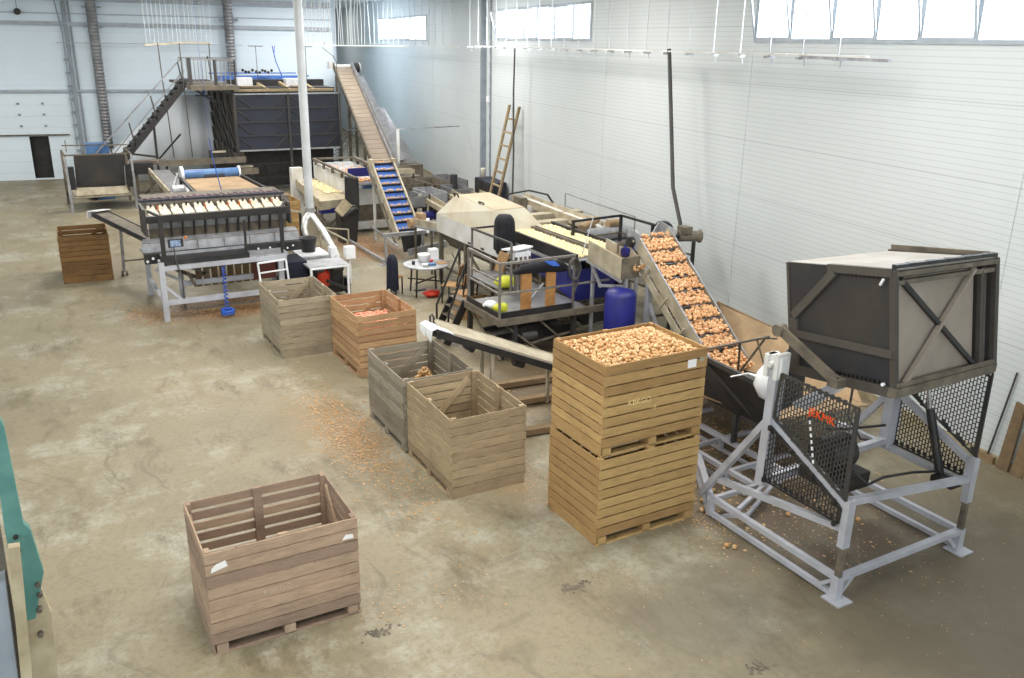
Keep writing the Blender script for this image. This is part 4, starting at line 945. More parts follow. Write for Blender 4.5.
OB('diagonal_stay', 'steel', lambda m: m.bar((9.75, 14.25, 2.1), (10.45, 14.9, 2.72), .018))
uc = thing('waste_conveyor', 'dark low conveyor lying in the shade under the operator platform', 'conveyor', (8.9, 14.9, 0))  # invented conveyor that darkens the space under the platform
MB().box(7.95, 9.75, 14.5, 14.54, .25, .55).build('side_plate', 'black', uc); MB().box(7.95, 9.75, 15.1, 15.14, .25, .55).build('side_plate', 'black', uc)
MB().box(7.95, 9.75, 14.54, 15.1, .42, .46).build('belt', 'belt', uc)
for x in (8.1, 9.6):
    for y in (14.52, 15.12): MB().bar((x, y, 0), (x, y, .3), .05).build('leg', 'dark', uc)
m = MB(); m.tube((8.4, 14.35, .5), (8.75, 14.35, .5), .11, n=14); m.build('drive_motor', 'dark', uc)
# stairs up to the platform
stp = thing('platform_stairs', 'narrow dark steel stairs climbing to the operator platform from the left', 'stairs', (7.6, 16.2, 0))
for y_ in (15.75, 16.35):
    MB().bar((7.42, y_, .05), (7.88, y_, .95), .04, .16).build('stringer', 'black', stp)
m = MB()
for k in range(5): m.box(7.42 + k * .085, 7.60 + k * .085, 15.77, 16.33, .17 + k * .19, .19 + k * .19)
m.build('tread', 'dusty', stp)
m = MB()
m.path([(7.42, 15.7, .2), (7.45, 15.7, .75), (7.95, 15.7, 2.0)], .035); m.path([(7.5, 16.4, .2), (7.5, 16.4, .75), (8.1, 16.4, 2.0)], .035); m.build('handrail', 'black', stp)
# stool of two boards and black coat with a light-blue edge
st = thing('trestle', 'two upright timber boards carrying the black coat on the platform', 'trestle', (8.85, 14.45, 1.0))
MB().box(8.47, 8.70, 14.46, 14.50, 1.0, 1.78).build('board', 'plywood', st)
MB().box(9.05, 9.27, 14.46, 14.50, 1.0, 1.78).build('board', 'plywood', st)
MB().bar((8.6, 14.5, 1.1), (9.0, 14.5, 1.5), .03).build('stay', 'steel', st)
m = MB(); m.hose([(8.3, 14.5, 1.8), (8.5, 14.5, 1.84), (8.8, 14.5, 1.85), (9.1, 14.5, 1.86), (9.4, 14.5, 1.82), (9.55, 14.5, 1.76)], [.04, .09, .11, .13, .12, .06], 12)
one(m, 'coat', 'cloth', 'black coat laid across the two timber boards on the platform', 'coat')
m = MB(); m.plate([(8.95, 14.42, 1.99), (9.2, 14.42, 1.97), (9.3, 14.36, 1.86), (9.1, 14.38, 1.88)], .015); one(m, 'glove', 'cordblue', 'light blue cloth on the black coat', 'cloth')
# blue & yellow bags
def bag(label, mt, c, r, name='bag', flat=.75):
    m = MB(); V0, F0 = ICO[2]
    vs = [(c[0] + x * r * 1.15 * (1 + .2 * math.sin(7 * y)), c[1] + y * r * (1 + .15 * math.sin(9 * x)), c[2] + (z * flat + .1 * math.sin(6 * x + 5 * y)) * r + r * flat) for x, y, z in V0]
    vs = [(x, y, max(z, c[2])) for x, y, z in vs]
    m.add(vs, F0, .5, True); return one(m, name, mt, label, 'bag')
bag('yellow plastic bag on the near platform corner', 'yellow', (8.05, 14.55, 1.0), .14)
bag('white plastic bag beside the yellow one on the platform', 'plastic', (7.97, 14.85, 1.0), .13)
bag('yellow plastic bag hanging by the chair behind the platform rail', 'yellow', (9.0, 16.1, 1.0), .2)
bag('crumpled red bag lying on the floor beside the round table', 'red', (8.75, 19.4, 0), .2, flat=.42)
m = MB(); m.box(8.55, 8.85, 20.0, 20.1, 0.0, .03); one(m, 'offcut', 'dark', 'dark flat offcut on the floor under the round table', 'offcut')

# ------------------------------------------------------------------ chairs and table behind the platform
def chair(label, x, y, rz, mt='cardboard'):
    t = thing('wooden_chair', label, 'chair', (x, y, 0), 'chairs by the round table', rz)
    def c(name, mtl, fn):
        m = MB(); fn(m); return m.build(name, mtl, t, world=False)
    c('seat', mt, lambda m: m.box(-.22, .22, -.2, .22, .43, .46))
    c('backrest', mt, lambda m: (m.plate([(-.22, .24, .7), (.22, .24, .7), (.22, .30, .98), (-.22, .30, .98)], .02),))
    for sx in (-.2, .2):
        c('leg', 'black', lambda m: m.bar((sx, -.18, 0), (sx, -.18, .43), .03)); c('leg', 'black', lambda m: (m.bar((sx, .18, 0), (sx, .2, .43), .03), m.bar((sx, .2, .43), (sx, .3, .98), .03)))
    return t
chair('light wooden chair with black frame, facing the round table', 9.0, 18.75, D2(-140))
chair('light wooden chair close behind the platform railing post', 8.95, 17.95, D2(-170))
m = MB(); m.box(8.75, 9.25, 18.0, 18.5, 0, .42); m.plate([(8.75, 18.0, .42), (9.25, 18.0, .42), (9.3, 17.85, .6), (8.8, 17.85, .6)], .01)
m2 = m; m2.v = [(v[0] - .2, v[1] - .75, v[2]) for v in m2.v]
one(m2, 'cardboard_box', 'cardboard', 'brown cardboard box on the floor under the platform chairs', 'box')
rt = thing('round_table', 'round table cluttered with white tubs beside the hooded machine', 'table', (8.75, 19.75, 0))
m = MB(); m.lathe((8.75, 19.75, .735), [(.56, 0), (.58, .01), (.58, .035), (.56, .04)], 32); m.build('tabletop', 'steel', rt)
for a_ in (.6, 2.17, 3.74, 5.3):
    MB().bar((8.75 + .48 * math.cos(a_), 19.75 + .48 * math.sin(a_), 0), (8.75 + .42 * math.cos(a_), 19.75 + .42 * math.sin(a_), .735), .035).build('leg', 'black', rt)
m = MB(); m.bar((8.35, 19.5, .35), (9.15, 20.0, .35), .03); m.bar((9.1, 19.4, .35), (8.4, 20.1, .35), .03); m.build('stretcher', 'black', rt)
def pot(name, label, mt, x, y, z, r, h, lid=None):
    m = MB(); m.lathe((x, y, z), [(r * .85, 0), (r, h * .9), (r * 1.05, h), (r * .9, h * .98)], 18); return one(m, name, mt, label, name.replace('_', ' '))
pot('tub', 'largest white tub on the round table', 'plastic', 8.78, 19.95, .777, .15, .2)
m = MB(); m.box(9.0, 9.22, 20.0, 20.2, .777, 1.05); one(m, 'paper_packet', 'plastic', 'square white packet standing at the back of the round table', 'packet')
pot('cup', 'small dark cup at the left edge of the round table', 'black', 8.42, 19.78, .777, .04, .09)
pot('jar', 'small red-lidded jar near the large tub', 'red', 8.9, 19.75, .777, .05, .08)
pot('bowl', 'small white bowl at the front of the round table', 'plastic', 8.62, 19.5, .777, .08, .06)
m = MB(); m.box(8.72, 8.9, 19.45, 19.6, .777, .83); one(m, 'snack_packet', 'rollblue', 'blue snack packet at the front of the round table', 'packet')
m = MB(); m.box(9.0, 9.25, 19.5, 19.75, .777, .79); one(m, 'wooden_tray', 'cardboard', 'brown flat tray on the right of the round table', 'tray')
ch = thing('draped_chair', 'chair hidden under a dark jacket left of the round table', 'chair', (8.1, 20.1, 0))
MB().box(7.98, 8.2, 19.95, 20.3, .42, .46).build('seat', 'cardboard', ch)
for (x, y) in ((8.0, 19.97), (8.0, 20.28), (8.18, 19.97), (8.18, 20.28)): MB().bar((x, y, 0), (x, y, .43), .03).build('leg', 'black', ch)
m = MB(); m.bar((7.98, 20.12, .43), (7.95, 20.12, .95), .03, .3); m.build('backrest', 'black', ch)
m = drape(7.98, 20.12, 1.0, .12, .13, .2, .5, seed=5); one(m, 'jacket', 'navycloth', 'dark jacket hung over the chair left of the round table', 'jacket')

# ------------------------------------------------------------------ small discharge conveyor into the touching crates
dc = thing('discharge_conveyor', 'narrow low conveyor sloping from under the platform down behind the stack to the grey crate', 'conveyor', (6.5, 12, 0))
A_, B_ = (5.5, 12.25, 1.72), (8.3, 12.0, .56)
def dcp(t, o, n): return (A_[0] + (B_[0] - A_[0]) * t, A_[1] + (B_[1] - A_[1]) * t + o, A_[2] + (B_[2] - A_[2]) * t + n)
for o_ in (-.24, .24): MB().plate([dcp(0, o_, -.09), dcp(1, o_, -.09), dcp(1, o_, .03), dcp(0, o_, .03)], .02).build('side_plate', 'black' if o_ < 0 else 'dusty', dc)
m = MB(); m.plate([dcp(0, -.23, .02), dcp(1, -.23, .02), dcp(1, .2, .02), dcp(0, .2, .02)], .02); m.build('belt', 'dusty', dc)
m = MB(); m.plate([dcp(.05, -.05, .03), dcp(1, -.05, .03), dcp(1, .26, .13), dcp(.05, .26, .13)], .015); m.bar(dcp(.05, .26, .13), dcp(1, .26, .13), .03); m.build('guide_board', 'dustlight', dc)
m = MB(); m.tube(dcp(.01, -.25, -.03), dcp(.01, .25, -.03), .055); m.tube(dcp(.012, -.28, -.03), dcp(.012, -.24, -.03), .07); m.build('end_roller', 'black', dc)
m = MB(); m.hose([dcp(.03, .22, .04), dcp(.028, .22, .16), dcp(.04, .22, .21), dcp(.052, .22, .16), dcp(.05, .22, .04)], .018); m.build('lifting_eye', 'black', dc)
for o0, o1, l0, l1 in ((-.02, .22, -.17, -.10), (-.24, -.03, -.20, -.12)):
    m = MB(); a = [dcp(.10, o0, .05), dcp(.10, o1, .05), dcp(.0, o1, .07), dcp(-.035, o1 - .02, .0), dcp(-.04, o1 - .05, l1), dcp(-.035, o0 + .03, l0), dcp(-.03, o0, .0), dcp(.0, o0, .06)]
    m.plate([a[0], a[1], a[2], a[7]], .012); m.plate([a[7], a[2], a[3], a[6]], .012); m.plate([a[6], a[3], a[4], a[5]], .012); m.build('plastic_flap', 'plastic', dc, 'white plastic flap taped over the head')
for t_ in (.35, .8):
    for o_ in (-.18, .18): m = MB(); p_ = dcp(t_, o_, -.08); m.bar(p_, (p_[0], p_[1], 0.0), .05); m.build('leg', 'dustlight', dc)
m = MB(); m.tube(dcp(.22, -.2, -.12), dcp(.22, .05, -.12), .06); m.tube(dcp(.5, -.15, -.14), dcp(.56, -.15, -.14), .07); m.build('drive_motor', 'black', dc)
# boards on the floor under it
for i, (x0, y0, x1_, y1_, lab) in enumerate(((6.55, 11.2, 8.5, 11.0, 'weathered plank on the floor nearest the stack, under the small conveyor'), (6.7, 12.4, 8.6, 12.2, 'weathered plank under the small conveyor, further from the stack'), (7.0, 13.2, 9.0, 13.0, 'plank lying under the front edge of the operator platform'))):
    m = MB(); m.bar((x0, y0, .08), (x1_, y1_, .08), .16, .1); one(m, 'plank', 'oldwood', lab, 'plank', 'planks under the small conveyor')

# ------------------------------------------------------------------ cleated blue elevator
ce = thing('cleated_elevator', 'inclined blue-belt elevator with dark cleats and onions, in the middle distance', 'conveyor', (9.8, 25, 0))
def cp(x, t, n=0):
    y0, z0, y1, z1 = 23.45, .72, 26.35, 2.42; dy, dz = y1 - y0, z1 - z0; l = math.hypot(dy, dz)
    return (x - .2 + .34 * t, y0 + dy * t - dz / l * n, z0 + dz * t + dy / l * n)
def CB(name, mt, fn, label=None):
    m = MB(); fn(m); return m.build(name, mt, ce, label)
for x in (9.70, 10.42):
    CB('side_rail', 'dustlight', lambda m: (m.plate([cp(x, -.03, -.12), cp(x, 1.03, -.12), cp(x, 1.03, .12), cp(x, -.03, .12)], .05),), 'pale edge rail')
CB('side_rail_lower', 'dusty', lambda m: m.bar(cp(9.62, -.05, -.16), cp(9.62, 1.0, -.16), .05, .08))
CB('belt', 'beltblue', lambda m: m.plate([cp(9.72, 0), cp(9.72, 1), cp(10.40, 1), cp(10.40, 0)], .02), 'blue belt')
for k in range(10):
    t_ = .04 + k * .103
    CB('cleat', 'black', lambda m: m.plate([cp(9.73, t_, 0), cp(10.39, t_, 0), cp(10.39, t_, .09), cp(9.73, t_, .09)], .03), 'dark cleat')
CB('head_plate', 'dustlight', lambda m: (m.bar(cp(9.6, 1.02, .05), cp(10.55, 1.02, .05), .06), m.box(9.78, 9.9, 26.2, 26.45, 2.2, 2.55), m.box(10.52, 10.64, 26.2, 26.45, 2.2, 2.55)))
CB('post', 'white', lambda m: m.bar((9.80, 26.05, 0), (9.80, 26.05, 2.1), .07), 'white upright post')
CB('post', 'dusty', lambda m: m.bar((10.6, 26.05, 0), (10.6, 26.05, 2.1), .07))
CB('collector_plate', 'plastic', lambda m: (m.plate([(10.05, 23.35, .75), (10.2, 23.5, 1.15), (10.5, 23.4, 1.15), (10.4, 23.2, .75)], .02), m.plate([(10.45, 23.2, .8), (10.75, 23.2, .8), (10.8, 23.3, 1.1), (10.5, 23.3, 1.1)], .02)), 'bright white guide plates')
CB('base_frame', 'steel', lambda m: (m.box(8.85, 10.2, 22.95, 23.05, .8, .9), m.bar((8.95, 23.0, .0), (8.95, 23.0, .8), .06), m.bar((10.1, 23.0, 0), (10.1, 23.0, .8), .06), m.bar((8.9, 23.0, .1), (8.9, 26.0, .12), .06), m.bar((9.3, 23.0, .5), (9.65, 26.0, .5), .05), m.bar((9.6, 22.9, .3), (10.8, 22.9, .45), .06, .2), m.box(8.75, 9.1, 22.85, 23.1, 0, .02)))
CB('trough', 'black', lambda m: m.plate([(9.5, 23.2, .78), (10.2, 23.2, .78), (10.05, 23.1, .35), (9.5, 23.0, .3)], .03))
sp = []
for k in range(10):
    for _ in range(17): sp.append((*cp(rnd.uniform(9.78, 10.34), .055 + k * .103 + rnd.uniform(0, .018), .04 + rnd.uniform(0, .03)), .033))
stuff_onions('onion_rows', sp, 'onion_bright', 'rows of small onions on the cleats of the blue elevator')

# ------------------------------------------------------------------ white grading machine behind
gm = thing('grading_machine', 'white and steel grading machine with blue inner belt behind the blue elevator', 'machine', (10.3, 29, 0))
def GB(name, mt, fn, label=None):
    m = MB(); fn(m); return m.build(name, mt, gm, label)
GB('front_body', 'white', lambda m: (m.box(9.62, 11.0, 27.6, 27.7, .9, 1.48),), 'white front panel')
GB('chute_body', 'dusty', lambda m: (m.plate([(9.64, 27.58, .9), (11.0, 27.58, .9), (10.95, 27.62, .36), (9.6, 27.62, .36)], .03), m.box(9.7, 11.0, 27.7, 29.0, .4, .9)))
GB('base_strip', 'white', lambda m: m.box(9.55, 10.95, 27.5, 27.6, .1, .34))
GB('side_body', 'white', lambda m: (m.plate([(9.6, 27.9, 1.85), (9.6, 31.6, 1.85), (9.6, 31.6, 1.3), (9.6, 28.2, .95), (9.6, 27.9, .95)], .04),), 'white side panel')
GB('inner_bed', 'steel', lambda m: (m.plate([(9.62, 28.0, 1.7), (11.0, 28.0, 1.7), (11.0, 31.6, 1.8), (9.62, 31.6, 1.8)], .02),), 'pale bed')
GB('top_frame', 'dusty', lambda m: (m.bar((9.5, 31.3, 2.0), (9.3, 26.3, 2.0), .07), m.bar((11.0, 31.2, 2.0), (10.75, 28.4, 2.0), .1), m.bar((9.5, 31.3, 2.0), (11.0, 31.2, 2.0), .06), [m.bar((9.48 - k * .05, 31 - k * 1.1, 2.0), (9.48 - k * .05, 31 - k * 1.1, 1.82), .08) for k in range(4)]))
GB('end_plate', 'black', lambda m: (m.plate([(9.02, 26.55, 2.05), (9.38, 26.45, 1.95), (9.38, 26.45, 1.1), (9.02, 26.6, 1.2)], .03), m.bar((9.4, 26.42, 2.0), (9.4, 26.42, 1.0), .05)))
GB('blue_belt', 'blue', lambda m: (m.plate([(9.55, 27.75, 2.1), (10.3, 27.75, 2.1), (10.3, 27.75, 1.82), (9.55, 27.75, 1.82)], .03),), 'cobalt blue curtain')
GB('belt_roller', 'rollblue', lambda m: m.tube((9.95, 27.45, 1.58), (10.5, 27.45, 1.58), .13, n=18), 'pale blue roller')
GB('leg', 'dusty', lambda m: (m.bar((9.7, 27.8, 0), (9.7, 27.8, .9), .08),)); GB('leg', 'dusty', lambda m: (m.bar((10.9, 27.8, 0), (10.9, 27.8, .9), .08),)); GB('leg', 'dusty', lambda m: m.bar((9.7, 31.3, 0), (9.7, 31.3, 1.4), .08))
sp = [(rnd.uniform(9.65, 10.25), rnd.uniform(27.2, 27.65), 1.72 + rnd.uniform(0, .08), .038) for _ in range(60)] + [(rnd.uniform(9.75, 10.9), rnd.uniform(28.6, 31.4), 1.78, .035) for _ in range(90)]
stuff_onions('onion_layer', sp, 'onion_bright', 'onions spread on the bed of the white grading machine')
m = MB(); m.box(9.75, 10.35, 27.15, 27.6, 1.62, 1.68); one(m, 'onion_tray', 'steel', 'shallow steel tray before the grading machine belt', 'tray')
m = MB(); m.box(8.6, 9.0, 31.0, 31.3, 0, 1.75); one(m, 'white_cabinet', 'white', 'small white cabinet behind the tall white duct at the dark bunker', 'cabinet')
# lower sorting table
lt = thing('sorting_table', 'low sorting table with pale onions left of the grading machine', 'table', (9, 29, 0))
m = MB(); m.plate([(8.3, 27.0, 1.2), (9.45, 27.3, 1.2), (9.7, 31.8, 1.22), (8.8, 31.8, 1.22)], .03); m.build('bed', 'fgtan', lt)
m = MB(); m.bar((8.25, 26.9, 1.18), (8.85, 31.8, 1.22), .05, .3); m.bar((8.25, 26.9, 1.1), (9.3, 27.2, 1.08), .05, .28); m.build('side_board', 'dustlight', lt)
m = MB(); m.box(8.35, 9.3, 27.0, 27.3, .82, .98); m.build('blue_cover', 'blue', lt, 'blue cover strip under the table end')
for (x, y) in ((8.4, 27.1), (9.3, 27.3), (8.8, 31.5), (9.55, 31.5)): MB().bar((x, y, 0), (x, y, 1.15), .06).build('leg', 'dusty', lt)
m = MB(); m.bar((8.4, 27.1, .2), (9.3, 27.3, .9), .04); m.bar((8.5, 27.1, .6), (8.7, 30, .6), .05); m.build('brace', 'dusty', lt)
sp = [(rnd.uniform(9.0, 9.55), rnd.uniform(28.4, 31.2), 1.24, .035) for _ in range(260)]
stuff_onions('onion_layer', sp, 'onion_pale', 'pale onions on the low sorting table')
# kiosk
ks = thing('control_kiosk', 'black control desk with tilted dusty top, left of the grading machine', 'control desk', (8.95, 26.5, 0))
MB().plate([(8.72, 26.35, .0), (9.2, 26.35, .0), (9.32, 26.35, 1.05), (8.68, 26.35, .92)], .45).build('body', 'black', ks)
m = MB(); m.plate([(8.5, 26.1, 1.08), (8.72, 26.05, .87), (9.18, 26.4, 1.12), (8.95, 26.5, 1.36)], .05); m.build('desk_top', 'fgtan', ks, 'pale dusty tilted top')
MB().plate([(8.72, 26.05, .86), (9.2, 26.1, 1.1), (9.3, 26.15, .95), (8.75, 26.1, .7)], .06).build('desk_rim', 'black', ks)

# ------------------------------------------------------------------ bins and conveyors along the right wall
def bin_(x0, x1_, y0, y1_, z0, z1_, label, mt='dusty'):
    t = thing('steel_bin', label, 'bin', ((x0 + x1_) / 2, (y0 + y1_) / 2, 0), 'steel receiving bins along the wall')
    m = MB(); th = .03
    for a in ((x0, x0 + th, y0, y1_), (x1_ - th, x1_, y0, y1_), (x0, x1_, y0, y0 + th), (x0, x1_, y1_ - th, y1_)): m.box(a[0], a[1], a[2], a[3], z0, z1_, .5)
    m.box(x0, x1_, y0, y1_, z0, z0 + .03); m.build('body', mt, t)
    for (x, y) in ((x0 + .04, y0 + .04), (x1_ - .04, y0 + .04), (x0 + .04, y1_ - .04), (x1_ - .04, y1_ - .04)): MB().bar((x, y, 0), (x, y, z0 + .02), .06).build('leg', 'dark', t)
    return t
bin_(11.95, 12.75, 28.7, 30.4, .85, 1.3, 'open steel bin nearest the blue elevator head, in the back row by the wall')
bin_(12.85, 13.6, 28.2, 30.0, .8, 1.3, 'open steel bin with dusty rim, second in the row by the wall', 'dusty')
bin_(13.75, 14.4, 28.6, 30.4, .85, 1.32, 'open steel bin in the back row just left of the dark motor column', 'duct')
bin_(10.95, 11.6, 26.0, 27.1, .95, 1.32, 'small steel bin right of the blue elevator, above the blue pulley', 'duct')
bin_(11.85, 12.55, 26.4, 27.8, .92, 1.32, 'pale steel bin in the front row above the black drum', 'steel')
bin_(13.0, 13.7, 26.8, 28.0, .9, 1.32, 'dull steel bin at the right end of the row, nearest the wall', 'duct')
for i, (a, b, lab) in enumerate((((11.72, 26.6, 1.15), (11.72, 24.3, .95), 'short chute between the two front bins'), ((12.8, 27.0, 1.15), (12.85, 24.6, .9), 'short chute right of the pale front bin'), ((13.8, 26.9, 1.1), (13.7, 24.2, 1.0), 'long pale chute ending behind the cream hood'), ((13.1, 30.6, 1.4), (11.7, 30.8, 1.4), 'cross chute at the back behind the bins'))):
    t = thing('bin_chute', lab, 'chute', (a[0], (a[1] + b[1]) / 2, 0), 'chutes between the bins')
    m = MB(); v = Vector(b) - Vector(a); n_ = Vector((-v.y, v.x, 0)).normalized() * .18
    for s_ in (-1, 1): m.plate([Vector(a) + n_ * s_, Vector(b) + n_ * s_, Vector(b) + n_ * s_ + Vector((0, 0, .16)), Vector(a) + n_ * s_ + Vector((0, 0, .16))], .02)
    m.plate([Vector(a) - n_, Vector(b) - n_, Vector(b) + n_, Vector(a) + n_], .02); m.build('trough', 'dustlight', t)
    for p_ in (a, b): MB().bar((p_[0], p_[1], 0), (p_[0], p_[1], p_[2]), .05).build('leg', 'dark', t)
for (x, y, z, mt, lab) in ((11.2, 25.6, .78, 'blue', 'cobalt blue pulley cylinder under the small steel bin'), (12.3, 25.8, .8, 'dark', 'black cylinder drum before the pale front bin')):
    t = thing('pulley_drum', lab, 'drum', (x, y, 0)); MB().tube((x - .45, y, z), (x + .45, y, z), .13, n=18).build('cylinder', mt, t)
    for s_ in (-.4, .4): MB().bar((x + s_, y, 0), (x + s_, y, z - .1), .05).build('leg', 'steel', t)
m = MB(); m.tube((13.55, 28.05, 1.1), (13.55, 28.05, 1.65), .13, n=16); m.tube((13.55, 28.05, 0), (13.55, 28.05, 1.1), .07); one(m, 'upright_motor', 'dark', 'upright dark motor standing among the steel bins', 'motor')
m = MB()
for k in range(12): m.bar((11.5 + rnd.uniform(0, 1.6), 31.0 + rnd.uniform(0, .6), 1.2 + rnd.uniform(0, .3)), (11.5 + rnd.uniform(0, 1.8), 31.0 + rnd.uniform(0, .7), 1.25 + rnd.uniform(0, .35)), .05)
m.box(11.5, 13.6, 31, 31.8, 1.0, 1.2)
for x in (11.6, 13.5): m.bar((x, 31.4, 0), (x, 31.4, 1.1), .1)
one(m, 'frame_unit', 'dusty', 'cluttered low steel frame unit at the foot of the tall slatted incline', 'frame')
pg = thing('pipe_gate', 'white pipe frame beside the wall between incline and steel column', 'frame', (12.6, 32.3, 0))
MB().bar((13.2, 32.3, 0), (13.2, 32.3, 2.85), .1).build('post', 'white', pg)
MB().bar((13.2, 32.3, 2.85), (16.35, 33.3, 2.78), .05).build('crossbar', 'steel', pg)
bkc = thing('dark_cabinet', 'dark low cabinet under the ladder against the wall', 'cabinet', (15.9, 31, 0))
m = MB(); hbox(m, WR - .75, WR - .1, 30.2, 31.9, 0, 1.2); m.build('body', 'navy', bkc)
m = MB(); hbox(m, WR - .78, WR - .74, 30.25, 31.0, .08, 1.15); hbox(m, WR - .78, WR - .74, 31.1, 31.85, .08, 1.15); m.build('door', 'black', bkc)
pot('bottle', 'pale bottle standing on the dark cabinet by the column', 'cream', *H(WR - .5, 31.7, 0)[:2], 1.205, .09, .35)
# ladder
ld = thing('wooden_ladder', 'old wooden ladder leaning against the right wall beside the steel column', 'ladder', H(WR - 1.0, 31.3, 0))
b0, b1, t0, t1 = H(WR - .95, 32.45, 0.3), H(WR - .95, 31.75, .3), H(WR - .12, 30.35, 4.0), H(WR - .12, 29.45, 4.0)
b0, b1, t0, t1 = H(WR - 1.0, 30.0, 0.0), H(WR - 1.0, 29.15, 0), H(WR - .12, 29.95, 4.0), H(WR - .12, 29.0, 4.0)
for a, b in ((b0, t0), (b1, t1)): MB().bar(a, b, .07, .1).build('stile', 'ladderwood', ld)
for k in range(8):
    t_ = .08 + k * .115; MB().bar(Vector(b0).lerp(Vector(t0), t_), Vector(b1).lerp(Vector(t1), t_), .05, .06).build('rung', 'ladderwood', ld)
m = MB(); hbox(m, WR - .1, WR - .02, 32.25, 32.55, 3.95, 4.15); one(m, 'wall_lamp', 'plastic', 'small white box mounted on the steel column', 'box')
# cables down the wall
for (s_, z1_, z0_, lab, r_) in ((28.55, 5.9, .5, 'thin dark cable dropping straight behind the ladder top', .03), (19.4, 6.0, 1.9, 'thick dark cable hanging from the overhead tray to the elevator head', .045)):
    m = MB(); off = .35
    if s_ < 20: pts = [H(WR - .75, 18.2, 6.02), H(WR - .75, 18.16, 5.9), H(WR - .75, 17.9, 4.6), H(WR - .8, 17.5, 3.0), H(WR - .8, 17.1, 2.3), H(WR - .85, 16.8, 1.9)]
    elif False: pts = [H(WR - .75, 19.4, 5.98), H(WR - .8, 19.42, 5.9), H(WR - .8, 19.38, 5.4), H(WR - .9, 19.2, 4.2), H(WR - 1.1, 18.8, 3.0), (13.4, 17.6, 2.3), (12.4, 14.5, 2.35), (12.0, 13.7, 2.4)]; pts = [H(WR - .75, 19.4, 5.98), H(WR - .75, 19.45, 5.7), H(WR - .78, 19.4, 4.8), H(WR - .8, 19.2, 3.6), H(WR - .8, 18.75, 2.6), H(WR - .85, 18.5, 2.0), H(WR - .9, 17.8, 1.6)]
    else: pts = [H(WR - .5, s_, z1_), H(WR - .5, s_ + .05, 4.5), H(WR - .5, s_ - .05, 2.5), H(WR - .5, s_, z0_)]
    m.hose(pts, r_, 8); one(m, 'hanging_cable', 'cable', lab, 'cable')
# wall-side tools right
bm_ = thing('floor_squeegee', 'long-handled brown floor scraper leaning on the right wall', 'tool', (12.68, 7.07, 0))
MB().bar((12.67, 7.06, .06), H(WR - .03, 8.66, 1.55), .022).build('handle', 'dark', bm_)
MB().bar((12.71, 7.22, .06), (12.64, 6.92, .06), .07, .12).build('head', 'oldwood', bm_)
m = MB(); m.plate([(12.60, 6.84, 0), (12.60, 6.66, 0), H(WR - .03, 8.40, 1.1), H(WR - .03, 8.56, 1.12)], .05); one(m, 'board', 'oldwood', 'narrow brown board leaning on the right wall beside the floor scraper', 'board')
m = MB(); m.plate([(12.58, 6.60, 0), (12.58, 6.42, 0), H(WR - .03, 8.1, 1.12), H(WR - .03, 8.30, 1.14)], .05); one(m, 'board', 'oldwood', 'brown board leaning on the right wall, cut by the photo edge', 'board')
m = MB(); m.plate([(11.03, 5.0, .01), (11.2, 5.05, .01), (11.2, 4.85, .01), (11.0, 4.88, .01)], .01); one(m, 'paper_scrap', 'steel', 'pale scrap of sheet lying on the floor at the right photo edge', 'scrap')

# ------------------------------------------------------------------ weighing / packing machine front left
wm = thing('weighing_machine', 'wide multi-head weighing machine with a row of cream pans, left of centre', 'machine', (4, 21, 0))
def WBd(name, mt, fn, label=None, par=None):
    m = MB(); fn(m); return m.build(name, mt, par or wm, label)
for (x, y, z) in ((2.55, 20.2, 1.35), (5.2, 20.2, 1.25), (2.55, 22.6, 1.35), (5.6, 22.6, 1.3), (3.2, 22.0, 1.2)):
    WBd('leg', 'frame_grey', lambda m: m.bar((x, y, 0), (x, y, z), .12, .1))
WBd('front_frame', 'frame_grey', lambda m: (m.bar((2.5, 20.2, 1.21), (5.35, 20.2, 1.22), .09, .1), m.bar((2.55, 20.2, .42), (5.3, 20.2, .42), .09, .11), m.bar((2.55, 20.2, .85), (2.9, 20.2, .47), .06), m.bar((3.0, 21.0, .62), (5.3, 21.0, .62), .08, .12), m.bar((2.55, 20.2, .42), (2.55, 22.6, .42), .08), m.bar((2.5, 20.9, 1.05), (3.2, 21, .6), .06)), )
WBd('lower_roller_bars', 'oldwood', lambda m: [m.bar((3.55 + k * .19, 21.6, .35), (3.55 + k * .19, 21.6, 1.15), .14, .05) for k in range(8)], 'brown upright slats under the machine')
WBd('lower_bracket', 'dusty', lambda m: (m.bar((2.8, 20.8, 1.1), (3.4, 21.2, .7), .08), m.bar((3.1, 21, 1.1), (3.7, 21, .75), .06), m.bar((3.5, 21, .75), (3.9, 21, 1.1), .06), m.bar((3.2, 20.9, .9), (3.35, 20.9, .55), .07), m.bar((4.3, 21, .95), (5.2, 20.8, 1.05), .05), m.bar((3.0, 20.5, .12), (5.2, 20.5, .12), .05), m.bar((3.0, 20.5, .12), (3.0, 20.5, .42), .04)))
WBd('front_belt', 'black', lambda m: (m.box(2.62, 4.5, 20.22, 20.75, 1.27, 1.38), m.box(2.3, 5.9, 20.8, 21.0, 1.2, 1.42)), 'black conveyor belt')
WBd('belt_edge', 'steel', lambda m: (m.box(2.62, 4.5, 20.74, 20.78, 1.3, 1.44), m.box(4.5, 5.4, 20.2, 20.8, 1.24, 1.3)))
WBd('drive_wheels', 'plastic', lambda m: [m.tube((2.35 + k * .12, 20.79, 1.27 + .06 * (k % 2)), (2.35 + k * .12, 20.76, 1.27 + .06 * (k % 2)), .03) for k in range(5)] + [m.tube((4.7 + k * .14, 20.79, 1.28 + .05 * (k % 2)), (4.7 + k * .14, 20.76, 1.28 + .05 * (k % 2)), .022) for k in range(8)], 'small white wheels')
